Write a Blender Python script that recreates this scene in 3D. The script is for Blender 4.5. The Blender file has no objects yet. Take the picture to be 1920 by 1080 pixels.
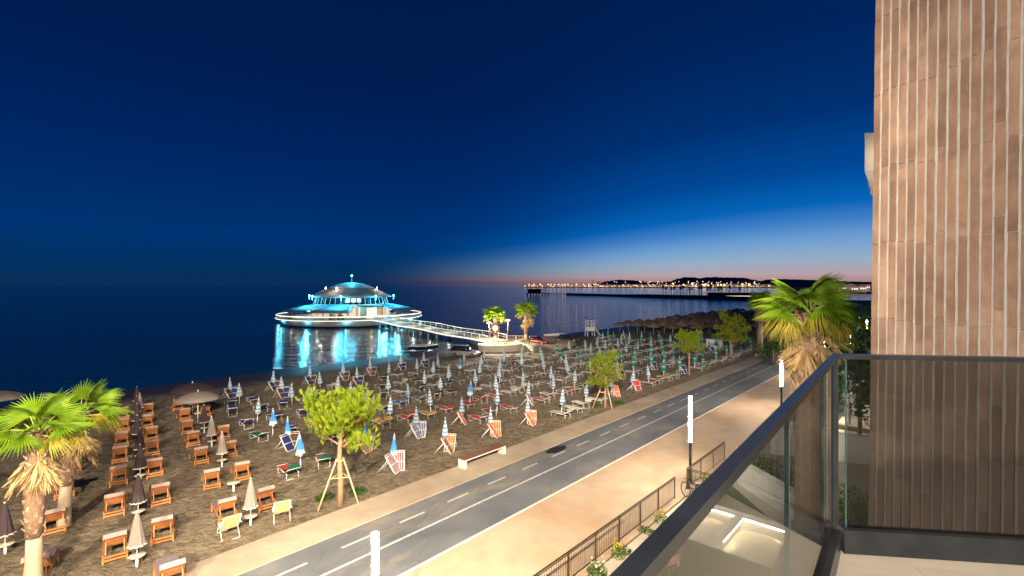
import bpy, math, random
from mathutils import Vector, Matrix, noise
random.seed(7)
R = math.radians
scene = bpy.context.scene
COL = scene.collection

# ------------------------------------------------------------------ camera
FPX = 900.0                                   # focal length in 1920-px units
cam_d = bpy.data.cameras.new('camera')
cam = bpy.data.objects.new('camera', cam_d); COL.objects.link(cam)
cam_d.sensor_width = 36.0; cam_d.lens = 36.0 * FPX / 1920
cam_d.shift_y = -5.0 / 1920
cam_d.clip_start = 0.05; cam_d.clip_end = 40000
cam.location = (0, 0, 10); cam.rotation_euler = (R(90), 0, 0)
scene.camera = cam
scene.view_settings.view_transform = 'Standard'
scene.view_settings.look = 'None'
scene.view_settings.exposure = 0.0
scene.view_settings.gamma = 1.0
scene.cycles.use_denoising = True
scene.cycles.max_bounces = 6; scene.cycles.diffuse_bounces = 2; scene.cycles.glossy_bounces = 3
scene.cycles.transparent_max_bounces = 10; scene.cycles.transmission_bounces = 4
scene.cycles.sample_clamp_indirect = 4.0
scene.cycles.caustics_reflective = False; scene.cycles.caustics_refractive = False

def lin(r, g, b):
    f = lambda c: (c/255/12.92) if c/255 <= 0.04045 else ((c/255+0.055)/1.055)**2.4
    return (f(r), f(g), f(b), 1.0)

# ------------------------------------------------------------------ dusk sky
world = bpy.data.worlds.new('World'); scene.world = world; world.use_nodes = True
wn = world.node_tree.nodes; wl = world.node_tree.links; wn.clear()
def N(nt, typ, **kw):
    n = nt.nodes.new(typ)
    for k, v in kw.items(): setattr(n, k, v)
    return n
def ramp_set(n, stops, interp='LINEAR'):
    cr = n.color_ramp; cr.interpolation = interp
    while len(cr.elements) > 1: cr.elements.remove(cr.elements[-1])
    cr.elements[0].position = stops[0][0]; cr.elements[0].color = stops[0][1]
    for p, c in stops[1:]:
        e = cr.elements.new(p); e.color = c
def build_sky():
    nt = world.node_tree
    out = N(nt, 'ShaderNodeOutputWorld'); bg = N(nt, 'ShaderNodeBackground')
    tc = N(nt, 'ShaderNodeTexCoord'); sep = N(nt, 'ShaderNodeSeparateXYZ')
    wl.new(tc.outputs['Generated'], sep.inputs[0])
    az = N(nt, 'ShaderNodeMath', operation='ARCTAN2')           # azimuth from +Y towards +X
    wl.new(sep.outputs['X'], az.inputs[0]); wl.new(sep.outputs['Y'], az.inputs[1])
    # smooth bump of twilight glow centred on azimuth 50 deg
    d = N(nt, 'ShaderNodeMath', operation='SUBTRACT'); d.inputs[1].default_value = R(50)
    wl.new(az.outputs[0], d.inputs[0])
    a = N(nt, 'ShaderNodeMath', operation='ABSOLUTE'); wl.new(d.outputs[0], a.inputs[0])
    g = N(nt, 'ShaderNodeMapRange', interpolation_type='SMOOTHSTEP')
    g.inputs['From Min'].default_value = R(15); g.inputs['From Max'].default_value = R(78)
    g.inputs['To Min'].default_value = 1.0; g.inputs['To Max'].default_value = 0.0
    wl.new(a.outputs[0], g.inputs['Value'])
    k = N(nt, 'ShaderNodeMapRange'); k.inputs['To Min'].default_value = 5.0; k.inputs['To Max'].default_value = 1.0
    kp = N(nt, 'ShaderNodeMath', operation='POWER'); kp.inputs[1].default_value = 0.42
    wl.new(g.outputs[0], kp.inputs[0]); wl.new(kp.outputs[0], k.inputs['Value'])
    mn = N(nt, 'ShaderNodeMapRange', interpolation_type='SMOOTHSTEP'); mn.inputs['From Min'].default_value = -.075; mn.inputs['From Max'].default_value = .13
    mn.inputs['To Min'].default_value = -.0335; mn.inputs['To Max'].default_value = .06
    wl.new(sep.outputs['Z'], mn.inputs['Value'])
    km = N(nt, 'ShaderNodeMath', operation='SUBTRACT'); km.inputs[1].default_value = 1.0; wl.new(k.outputs[0], km.inputs[0])
    zz = N(nt, 'ShaderNodeMath', operation='MULTIPLY_ADD')
    wl.new(km.outputs[0], zz.inputs[0]); wl.new(mn.outputs[0], zz.inputs[1]); wl.new(sep.outputs['Z'], zz.inputs[2])
    ra = N(nt, 'ShaderNodeValToRGB')
    ramp_set(ra, [(0.0, lin(166, 118, 116)), (0.02, lin(184, 160, 166)), (0.045, lin(152, 174, 196)),
                  (0.08, lin(112, 160, 208)), (0.112, lin(64, 128, 198)), (0.142, lin(6, 100, 184)),
                  (0.2, lin(0, 72, 150)), (0.3, lin(0, 48, 112)), (0.42, lin(0, 36, 92)), (0.6, lin(0, 28, 74)), (1.0, lin(0, 22, 60))])
    wl.new(zz.outputs[0], ra.inputs[0])
    rb = N(nt, 'ShaderNodeValToRGB')
    ramp_set(rb, [(0.0, lin(10, 46, 86)), (0.03, lin(2, 48, 94)), (0.09, lin(0, 52, 114)), (0.2, lin(0, 40, 102)),
                  (0.36, lin(0, 30, 82)), (0.6, lin(0, 24, 68)), (1.0, lin(0, 22, 62))])
    wl.new(sep.outputs['Z'], rb.inputs[0])
    mx = N(nt, 'ShaderNodeMixRGB')
    f = N(nt, 'ShaderNodeMapRange', interpolation_type='SMOOTHSTEP')
    f.inputs['From Min'].default_value = 0.05; f.inputs['From Max'].default_value = 0.85
    wl.new(g.outputs[0], f.inputs['Value']); wl.new(f.outputs[0], mx.inputs[0])
    wl.new(rb.outputs[0], mx.inputs[1]); wl.new(ra.outputs[0], mx.inputs[2])
    wl.new(mx.outputs[0], bg.inputs[0]); bg.inputs[1].default_value = 1.0
    wl.new(bg.outputs[0], out.inputs[0])
build_sky()

# ------------------------------------------------------------------ place: (s along the promenade, t across it)
TH = math.atan(815 / FPX); SN, CS = math.sin(TH), math.cos(TH)
U = Vector((SN, CS, 0)); V = Vector((CS, -SN, 0))
SEA_Z = -1.0
def beach_z(t): return 0.0 if t > -20 else -0.12 + 0.02 * (t + 20)
def W(s, t, z=None):
    p = U * s + V * t; p.z = beach_z(t) if z is None else z
    return p
def ST(p): return p.dot(U), p.dot(V)
def G(x, y):                                     # where a sight line meets the beach plane
    dx = (x - 960) / FPX; dz = -(y - 535) / FPX
    d = 9.72 / (0.02 * (dx * CS - SN) - dz)
    return Vector((dx * d, d, 10 + dz * d))
def GZ(x, y, z=0.0):
    d = (10 - z) * FPX / (y - 535); return Vector(((x - 960) / FPX * d, d, z))
def F(x, y, d): return Vector(((x - 960) / FPX * d, d, 10 - (y - 535) / FPX * d))
PATH_ROT = -TH                                    # local +Y -> along the promenade
COLDIR = (U * 0.156 - V).normalized()
COL_ROT = math.atan2(-COLDIR.x, COLDIR.y)         # local +Y -> towards the sea along a column

# ------------------------------------------------------------------ materials
MATS = {}
KIDS = {}
def mat(name, col=(0.5, 0.5, 0.5), rough=0.6, metal=0.0, var=0.0, scale=8.0, bump=0.0, bscale=None,
        emit=None, estr=0.0, spec=0.5, rnd=0.0, transl=0.0, stretch=None, sample=None, coat=0.0):
    if name in MATS: return MATS[name]
    m = bpy.data.materials.new(name); m.use_nodes = True; nt = m.node_tree
    b = nt.nodes['Principled BSDF']; out = nt.nodes['Material Output']
    b.inputs['Base Color'].default_value = (*col[:3], 1); b.inputs['Roughness'].default_value = rough
    b.inputs['Metallic'].default_value = metal; b.inputs['Specular IOR Level'].default_value = spec
    if coat: b.inputs['Coat Weight'].default_value = coat
    tc = N(nt, 'ShaderNodeTexCoord'); vec = tc.outputs['Object']
    if stretch:
        mp = N(nt, 'ShaderNodeMapping'); mp.inputs['Scale'].default_value = stretch
        nt.links.new(vec, mp.inputs[0]); vec = mp.outputs[0]
    last = None
    if var:
        nz = N(nt, 'ShaderNodeTexNoise'); nz.inputs['Scale'].default_value = scale; nz.inputs['Detail'].default_value = 6
        nz.inputs['Roughness'].default_value = 0.62
        nt.links.new(vec, nz.inputs['Vector'])
        rp = N(nt, 'ShaderNodeValToRGB')
        ramp_set(rp, [(0.3, (*[c * (1 - var) for c in col[:3]], 1)), (0.7, (*[min(1, c * (1 + var)) for c in col[:3]], 1))])
        nt.links.new(nz.outputs['Fac'], rp.inputs[0]); last = rp.outputs[0]
        rr = N(nt, 'ShaderNodeMapRange'); rr.inputs['To Min'].default_value = max(0, rough - .12); rr.inputs['To Max'].default_value = min(1, rough + .12)
        nt.links.new(nz.outputs['Fac'], rr.inputs[0]); nt.links.new(rr.outputs[0], b.inputs['Roughness'])
    if rnd:
        oi = N(nt, 'ShaderNodeObjectInfo'); hs = N(nt, 'ShaderNodeHueSaturation')
        mr = N(nt, 'ShaderNodeMapRange'); mr.inputs['To Min'].default_value = 1 - rnd; mr.inputs['To Max'].default_value = 1 + rnd
        nt.links.new(oi.outputs['Random'], mr.inputs[0]); nt.links.new(mr.outputs[0], hs.inputs['Value'])
        if last: nt.links.new(last, hs.inputs['Color'])
        else: hs.inputs['Color'].default_value = (*col[:3], 1)
        last = hs.outputs[0]
    if last: nt.links.new(last, b.inputs['Base Color'])
    if bump:
        nb = N(nt, 'ShaderNodeTexNoise'); nb.inputs['Scale'].default_value = bscale or scale; nb.inputs['Detail'].default_value = 5
        nt.links.new(vec, nb.inputs['Vector'])
        bp = N(nt, 'ShaderNodeBump'); bp.inputs['Strength'].default_value = bump; bp.inputs['Distance'].default_value = 0.05
        nt.links.new(nb.outputs['Fac'], bp.inputs['Height']); nt.links.new(bp.outputs[0], b.inputs['Normal'])
    if emit:
        b.inputs['Emission Color'].default_value = (*emit[:3], 1); b.inputs['Emission Strength'].default_value = estr
        if sample: m.cycles.emission_sampling = sample
    if transl:
        tr = N(nt, 'ShaderNodeBsdfTranslucent'); ms = N(nt, 'ShaderNodeMixShader'); ms.inputs[0].default_value = transl
        if last: nt.links.new(last, tr.inputs[0])
        else: tr.inputs[0].default_value = (*col[:3], 1)
        nt.links.new(b.outputs[0], ms.inputs[1]); nt.links.new(tr.outputs[0], ms.inputs[2]); nt.links.new(ms.outputs[0], out.inputs[0])
    MATS[name] = m
    return m

def band_mat(name, stops, rough=0.8, rnd=0.0, axis='Z', zmin=0.9, zmax=2.3, const=False):
    """fabric whose dyed bands follow one local axis"""
    m = bpy.data.materials.new(name); m.use_nodes = True; nt = m.node_tree; b = nt.nodes['Principled BSDF']
    tc = N(nt, 'ShaderNodeTexCoord'); sp = N(nt, 'ShaderNodeSeparateXYZ'); nt.links.new(tc.outputs['Object'], sp.inputs[0])
    mr = N(nt, 'ShaderNodeMapRange'); mr.inputs['From Min'].default_value = zmin; mr.inputs['From Max'].default_value = zmax
    nt.links.new(sp.outputs[axis], mr.inputs[0])
    rp = N(nt, 'ShaderNodeValToRGB'); ramp_set(rp, stops, 'CONSTANT' if const else 'LINEAR'); nt.links.new(mr.outputs[0], rp.inputs[0])
    last = rp.outputs[0]
    if rnd:
        oi = N(nt, 'ShaderNodeObjectInfo'); hs = N(nt, 'ShaderNodeHueSaturation')
        m2 = N(nt, 'ShaderNodeMapRange'); m2.inputs['To Min'].default_value = 1 - rnd; m2.inputs['To Max'].default_value = 1 + rnd
        nt.links.new(oi.outputs['Random'], m2.inputs[0]); nt.links.new(m2.outputs[0], hs.inputs['Value']); nt.links.new(last, hs.inputs['Color']); last = hs.outputs[0]
    nt.links.new(last, b.inputs['Base Color']); b.inputs['Roughness'].default_value = rough; b.inputs['Specular IOR Level'].default_value = 0.25
    MATS[name] = m
    return m

def glass_mat(name, tint, rough=0.0, refl=1.0):
    m = bpy.data.materials.new(name); m.use_nodes = True; nt = m.node_tree; nt.nodes.remove(nt.nodes['Principled BSDF'])
    out = nt.nodes['Material Output']
    tr = N(nt, 'ShaderNodeBsdfTransparent'); tr.inputs[0].default_value = (*tint, 1)
    gl = N(nt, 'ShaderNodeBsdfGlossy'); gl.inputs['Roughness'].default_value = rough
    fr = N(nt, 'ShaderNodeLayerWeight'); fr.inputs['Blend'].default_value = .5
    pw = N(nt, 'ShaderNodeMath', operation='POWER'); pw.inputs[1].default_value = 4.5; nt.links.new(fr.outputs['Facing'], pw.inputs[0])
    ml = N(nt, 'ShaderNodeMath', operation='MULTIPLY_ADD'); ml.inputs[1].default_value = .85 * refl; ml.inputs[2].default_value = .04
    nt.links.new(pw.outputs[0], ml.inputs[0])
    ms = N(nt, 'ShaderNodeMixShader'); nt.links.new(ml.outputs[0], ms.inputs[0]); nt.links.new(tr.outputs[0], ms.inputs[1]); nt.links.new(gl.outputs[0], ms.inputs[2])
    nt.links.new(ms.outputs[0], out.inputs[0]); MATS[name] = m
    return m

# ------------------------------------------------------------------ mesh building
class MB:
    def __init__(self): self.v = []; self.f = []; self.m = []; self.smooth = []
    def face(self, ids, mi=0, sm=False): self.f.append(ids); self.m.append(mi); self.smooth.append(sm)
    def box(self, c, size, rot=None, mi=0, taper=1.0):
        hx, hy, hz = [k / 2 for k in size]; n = len(self.v)
        for z, k in ((-hz, 1.0), (hz, taper)):
            for x, y in ((-hx, -hy), (hx, -hy), (hx, hy), (-hx, hy)):
                p = Vector((x * k, y * k, z))
                if rot is not None: p = rot @ p
                self.v.append(tuple(p + Vector(c)))
        for q in ((3, 2, 1, 0), (4, 5, 6, 7), (0, 1, 5, 4), (1, 2, 6, 5), (2, 3, 7, 6), (3, 0, 4, 7)): self.face([n + i for i in q], mi)
        return self
    def bar(self, a, b, w, h=None, mi=0, up=(0, 0, 1)):
        a = Vector(a); b = Vector(b); d = b - a; L = d.length; d.normalize()
        up = Vector(up)
        if abs(d.dot(up)) > .98: up = Vector((1, 0, 0))
        x = d.cross(up).normalized(); z = x.cross(d)
        rot = Matrix((x, d, z)).transposed()
        return self.box((a + b) / 2, (w, L, h or w), rot, mi)
    def tube(self, pts, rads, n=8, mi=0, cap=True, sm=True):
        pts = [Vector(p) for p in pts]; base = len(self.v)
        if not hasattr(rads, '__len__'): rads = [rads] * len(pts)
        prev = None
        for i, p in enumerate(pts):
            d = (pts[min(i + 1, len(pts) - 1)] - pts[max(i - 1, 0)]).normalized()
            if prev is None:
                a = Vector((1, 0, 0)) if abs(d.x) < .9 else Vector((0, 1, 0)); x = d.cross(a).normalized()
            else: x = (prev - d * prev.dot(d)).normalized()
            prev = x; y = d.cross(x)
            for k in range(n):
                an = 2 * math.pi * k / n; self.v.append(tuple(p + (x * math.cos(an) + y * math.sin(an)) * rads[i]))
        for i in range(len(pts) - 1):
            for k in range(n):
                a0 = base + i * n + k; a1 = base + i * n + (k + 1) % n; self.face([a0, a1, a1 + n, a0 + n], mi, sm)
        if cap:
            self.face([base + k for k in range(n)][::-1], mi); self.face([base + (len(pts) - 1) * n + k for k in range(n)], mi)
        return self
    def lathe(self, prof, n=24, c=(0, 0, 0), mi=0, sm=True, a0=0, a1=2 * math.pi, flute=None):
        base = len(self.v); full = abs(a1 - a0 - 2 * math.pi) < 1e-6; cols = n if full else n + 1
        for r, z in prof:
            for k in range(cols):
                an = a0 + (a1 - a0) * k / n; rr = r * (flute(an, z) if flute else 1)
                self.v.append((c[0] + rr * math.cos(an), c[1] + rr * math.sin(an), c[2] + z))
        for i in range(len(prof) - 1):
            for k in range(n):
                k1 = (k + 1) % cols; p = base + i * cols
                self.face([p + k, p + k1, p + cols + k1, p + cols + k], mi, sm)
        return self
    def poly(self, pts, mi=0):
        n = len(self.v); self.v += [tuple(p) for p in pts]; self.face(list(range(n, n + len(pts))), mi); return self
    def prism(self, pts2, z0, z1, mi=0, fn=None):
        n = len(self.v); k = len(pts2)
        for z in (z0, z1):
            for p in pts2: self.v.append(tuple(fn(p[0], p[1], z)) if fn else (p[0], p[1], z))
        self.face([n + i for i in range(k)][::-1], mi); self.face([n + k + i for i in range(k)], mi)
        for i in range(k): self.face([n + i, n + (i + 1) % k, n + k + (i + 1) % k, n + k + i], mi)
        return self
    def sphere(self, c, r, n=10, m=6, mi=0, sc=(1, 1, 1)):
        base = len(self.v); c = Vector(c)
        for i in range(m + 1):
            th = math.pi * i / m
            for k in range(n):
                an = 2 * math.pi * k / n
                self.v.append((c.x + r * sc[0] * math.sin(th) * math.cos(an), c.y + r * sc[1] * math.sin(th) * math.sin(an), c.z + r * sc[2] * math.cos(th)))
        for i in range(m):
            for k in range(n):
                a = base + i * n + k; b = base + i * n + (k + 1) % n
                self.face([a + n, b + n, b, a], mi, True)
        return self
    def mesh(self, name, *mats):
        me = bpy.data.meshes.new(name); me.from_pydata(self.v, [], self.f)
        for m in mats: me.materials.append(m)
        me.polygons.foreach_set('material_index', self.m); me.polygons.foreach_set('use_smooth', self.smooth)
        me.update(); return me

def link(name, me, parent=None, loc=None, rot=None, scale=None):
    o = bpy.data.objects.new(name, me); COL.objects.link(o)
    if parent is not None: o.parent = parent; KIDS.setdefault(parent, []).append(o)
    if loc is not None: o.location = loc
    if rot is not None: o.rotation_euler = rot
    if scale is not None: o.scale = scale if hasattr(scale, '__len__') else (scale,) * 3
    return o
def obj(name, mb, mats, parent=None, **kw):
    mats = mats if isinstance(mats, (list, tuple)) else [mats]
    return link(name, mb.mesh(name, *mats), parent, **kw)
def tag(o, label=None, cat=None, group=None, kind=None):
    if label: o['label'] = label
    if cat: o['category'] = cat
    if group: o['group'] = group
    if kind: o['kind'] = kind
    return o
def thing(name, label, cat, loc=(0, 0, 0), rz=0.0, group=None):
    o = bpy.data.objects.new(name, None); COL.objects.link(o); o.location = loc; o.rotation_euler = (0, 0, rz)
    o.empty_display_size = .2
    return tag(o, label, cat, group)
def copy_tree(o, parent=None):
    c = o.copy(); COL.objects.link(c)
    if parent is not None: c.parent = parent; KIDS.setdefault(parent, []).append(c)
    for ch in KIDS.get(o, ()): copy_tree(ch, c)
    return c
ORD = ['zeroth', 'first', 'second', 'third', 'fourth', 'fifth', 'sixth', 'seventh', 'eighth', 'ninth', 'tenth', 'eleventh', 'twelfth',
       'thirteenth', 'fourteenth', 'fifteenth', 'sixteenth', 'seventeenth', 'eighteenth', 'nineteenth', 'twentieth', 'twenty-first'] + ['twenty-' + k for k in ('second', 'third', 'fourth', 'fifth', 'sixth', 'seventh', 'eighth', 'ninth')] + ['thirtieth']

# ------------------------------------------------------------------ shared materials
WHITE_METAL = mat('white_painted_metal', (.78, .76, .72), .45, var=.08, scale=14)
DARK_METAL = mat('dark_anodised_metal', (.035, .04, .048), .32, .6, var=.25, scale=6)
STEEL = mat('brushed_steel', (.42, .40, .37), .35, .9, var=.12, scale=12)
WOOD = mat('teak_wood', (.46, .175, .052), .55, var=.28, scale=5, stretch=(1, 9, 9), rnd=.18)
PALE_WOOD = mat('pale_stake_wood', (.52, .38, .2), .7, var=.2, scale=6, rnd=.1)
BENCH_WOOD = mat('bench_wood', (.2, .085, .045), .5, var=.3, scale=5, stretch=(8, 1, 8))
CONCRETE_WHITE = mat('white_concrete', (.66, .62, .55), .75, var=.12, scale=3, bump=.1, bscale=40)
POLE_WHITE = mat('white_pole', (.74, .73, .70), .5)
def emis(name, col, strength, sample='NONE'):
    return mat(name, (.8, .8, .8), .5, emit=col, estr=strength, sample=sample)

# ================================================================== SETTING
def surf_mat(name, fn):
    m = bpy.data.materials.new(name); m.use_nodes = True; fn(m.node_tree, m.node_tree.nodes['Principled BSDF']); MATS[name] = m; return m
def noise_node(nt, vec, scale, detail=5, rough=.6, dist=0.0):
    n = N(nt, 'ShaderNodeTexNoise'); n.inputs['Scale'].default_value = scale; n.inputs['Detail'].default_value = detail
    n.inputs['Roughness'].default_value = rough; n.inputs['Distortion'].default_value = dist
    nt.links.new(vec, n.inputs['Vector']); return n
def mapped(nt, scale=(1, 1, 1), rot=(0, 0, 0), coord='Object'):
    tc = N(nt, 'ShaderNodeTexCoord'); mp = N(nt, 'ShaderNodeMapping')
    mp.inputs['Scale'].default_value = scale; mp.inputs['Rotation'].default_value = rot
    nt.links.new(tc.outputs[coord], mp.inputs[0]); return mp.outputs[0]

# --- sea
def sea_nodes(nt, b):
    b.inputs['Base Color'].default_value = (0.008, 0.052, 0.070, 1); b.inputs['Roughness'].default_value = .09
    b.inputs['IOR'].default_value = 1.33; b.inputs['Specular IOR Level'].default_value = .52
    v1 = mapped(nt, (.55, .55, .55)); n1 = noise_node(nt, v1, 1.0, 4, .55)
    v2 = mapped(nt, (.035, .11, .1), (0, 0, 0)); n2 = noise_node(nt, v2, 1.0, 3, .5)
    v3 = mapped(nt, (.06, .9, .1), (0, 0, R(-9))); n3 = noise_node(nt, v3, 1.0, 3, .55)
    a = N(nt, 'ShaderNodeMath', operation='MULTIPLY_ADD'); a.inputs[1].default_value = 2.0
    nt.links.new(n2.outputs['Fac'], a.inputs[0]); nt.links.new(n1.outputs['Fac'], a.inputs[2])
    a2 = N(nt, 'ShaderNodeMath', operation='MULTIPLY_ADD'); a2.inputs[1].default_value = 1.5
    nt.links.new(n3.outputs['Fac'], a2.inputs[0]); nt.links.new(a.outputs[0], a2.inputs[2])
    bp = N(nt, 'ShaderNodeBump'); bp.inputs['Strength'].default_value = .8; bp.inputs['Distance'].default_value = .17
    nt.links.new(a2.outputs[0], bp.inputs['Height']); nt.links.new(bp.outputs[0], b.inputs['Normal'])
M_SEA = surf_mat('night_sea_water', sea_nodes)
mb = MB(); mb.poly([(-30000, -2000, SEA_Z), (30000, -2000, SEA_Z), (30000, 34000, SEA_Z), (-30000, 34000, SEA_Z)])
tag(obj('sea', mb, M_SEA), kind='structure')

# --- sand beach (real relief of trampled sand near the promenade)
def sand_nodes(nt, b):
    tc = N(nt, 'ShaderNodeTexCoord'); vec = tc.outputs['Object']
    sp = N(nt, 'ShaderNodeSeparateXYZ'); nt.links.new(vec, sp.inputs[0])          # object X = s, Y = t
    big = noise_node(nt, vec, .22, 4, .55); mid = noise_node(nt, vec, 3.2, 6, .65); fine = noise_node(nt, vec, 14, 4, .7)
    r1 = N(nt, 'ShaderNodeValToRGB'); ramp_set(r1, [(.3, (.185, .142, .088, 1)), (.52, (.36, .285, .185, 1)), (.75, (.5, .41, .28, 1))])
    nt.links.new(mid.outputs['Fac'], r1.inputs[0])
    mx = N(nt, 'ShaderNodeMixRGB', blend_type='MULTIPLY'); mx.inputs[0].default_value = .6
    r2 = N(nt, 'ShaderNodeValToRGB'); ramp_set(r2, [(.3, (.62, .6, .58, 1)), (.7, (1, 1, 1, 1))]); nt.links.new(big.outputs['Fac'], r2.inputs[0])
    nt.links.new(r1.outputs[0], mx.inputs[1]); nt.links.new(r2.outputs[0], mx.inputs[2])
    # wet sand towards the waterline (t below -54): damp sand is darker and glossier
    ja = N(nt, 'ShaderNodeMath', operation='MULTIPLY_ADD'); ja.inputs[1].default_value = 6.0; nt.links.new(big.outputs['Fac'], ja.inputs[0]); nt.links.new(sp.outputs['Y'], ja.inputs[2])
    wet = N(nt, 'ShaderNodeMapRange', interpolation_type='SMOOTHSTEP'); wet.inputs['From Min'].default_value = -50; wet.inputs['From Max'].default_value = -57
    nt.links.new(ja.outputs[0], wet.inputs[0])
    mw = N(nt, 'ShaderNodeMixRGB'); mw.inputs[2].default_value = (.062, .05, .04, 1)
    nt.links.new(wet.outputs[0], mw.inputs[0]); nt.links.new(mx.outputs[0], mw.inputs[1]); nt.links.new(mw.outputs[0], b.inputs['Base Color'])
    rr = N(nt, 'ShaderNodeMapRange'); rr.inputs['To Min'].default_value = .95; rr.inputs['To Max'].default_value = .42
    nt.links.new(wet.outputs[0], rr.inputs[0]); nt.links.new(rr.outputs[0], b.inputs['Roughness'])
    b.inputs['Specular IOR Level'].default_value = .3
    h = N(nt, 'ShaderNodeMath', operation='MULTIPLY_ADD'); h.inputs[1].default_value = .3
    nt.links.new(fine.outputs['Fac'], h.inputs[0]); nt.links.new(mid.outputs['Fac'], h.inputs[2])
    dry = N(nt, 'ShaderNodeMapRange'); dry.inputs['To Min'].default_value = 1.0; dry.inputs['To Max'].default_value = .12; nt.links.new(wet.outputs[0], dry.inputs[0])
    bp = N(nt, 'ShaderNodeBump'); bp.inputs['Distance'].default_value = .5; nt.links.new(dry.outputs[0], bp.inputs['Strength'])
    nt.links.new(h.outputs[0], bp.inputs['Height']); nt.links.new(bp.outputs[0], b.inputs['Normal'])
M_SAND = surf_mat('beach_sand', sand_nodes)
def grid(s0, s1, ds, t0, t1, dt, amp):
    mb = MB(); ns = int(round((s1 - s0) / ds)); nt_ = int(round((t1 - t0) / dt))
    for i in range(ns + 1):
        s = s0 + i * ds
        for j in range(nt_ + 1):
            t = t0 + j * dt; z = beach_z(min(t, -20.001))
            if amp:
                k = min(1, max(0, (t + 60) / 8)) * min(1, max(.25, (-20 - t) / 1.2)) * min(1, max(0, (s1 - s) / 6))
                z += amp * k * (noise.noise((s * 1.0, t * 1.6, 0)) * .55 + noise.noise((s * 2.6 + 9, t * 3.4, 3)) * .45)
            mb.v.append((s, t, z))
    for i in range(ns):
        for j in range(nt_):
            a = i * (nt_ + 1) + j; mb.face([a, a + nt_ + 1, a + nt_ + 2, a + 1], 0, True)
    return mb
SAND_ROT = math.atan2(SN and U.y, U.x)               # local X along s
def st_object(name, mb, m, **kw):
    o = obj(name, mb, m, **kw)
    o.matrix_world = Matrix(((U.x, V.x, 0, 0), (U.y, V.y, 0, 0), (0, 0, 1, 0), (0, 0, 0, 1)))
    return o
tag(st_object('sand_beach', grid(-26, 62, .22, -78, -20.0, .22, .15), M_SAND), kind='structure')
tag(st_object('far_sand', grid(62, 420, 4, -78, -20.0, 2.0, 0), M_SAND), kind='structure')
tag(st_object('near_sand', grid(-120, -26, 4, -78, -20.0, 2.0, 0), M_SAND), kind='structure')

# --- promenade: ground sheet, pale strip, cycle path, wide paving
def paving_nodes(col, stain, sc):
    def fn(nt, b):
        vec = mapped(nt); a = noise_node(nt, vec, sc, 6, .6, .3); f = noise_node(nt, vec, 30, 3, .6)
        c = noise_node(nt, vec, sc * 3.7, 5, .7)
        r1 = N(nt, 'ShaderNodeValToRGB'); ramp_set(r1, [(.32, (*stain, 1)), (.6, (*col, 1)), (.8, (*[min(1, k * 1.12) for k in col], 1))]); nt.links.new(a.outputs['Fac'], r1.inputs[0])
        mx = N(nt, 'ShaderNodeMixRGB', blend_type='MULTIPLY'); mx.inputs[0].default_value = .5
        r2 = N(nt, 'ShaderNodeValToRGB'); ramp_set(r2, [(.3, (.72, .7, .68, 1)), (.65, (1, 1, 1, 1))]); nt.links.new(c.outputs['Fac'], r2.inputs[0])
        nt.links.new(r1.outputs[0], mx.inputs[1]); nt.links.new(r2.outputs[0], mx.inputs[2]); nt.links.new(mx.outputs[0], b.inputs['Base Color'])
        b.inputs['Roughness'].default_value = .72
        bp = N(nt, 'ShaderNodeBump'); bp.inputs['Strength'].default_value = .15; bp.inputs['Distance'].default_value = .01
        nt.links.new(f.outputs['Fac'], bp.inputs['Height']); nt.links.new(bp.outputs[0], b.inputs['Normal'])
    return fn
M_STRIP = surf_mat('pale_concrete_strip', paving_nodes((.47, .375, .27), (.36, .275, .19), .35))
M_PAVE = surf_mat('warm_stone_paving', paving_nodes((.52, .385, .26), (.455, .30, .175), .28))
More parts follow.
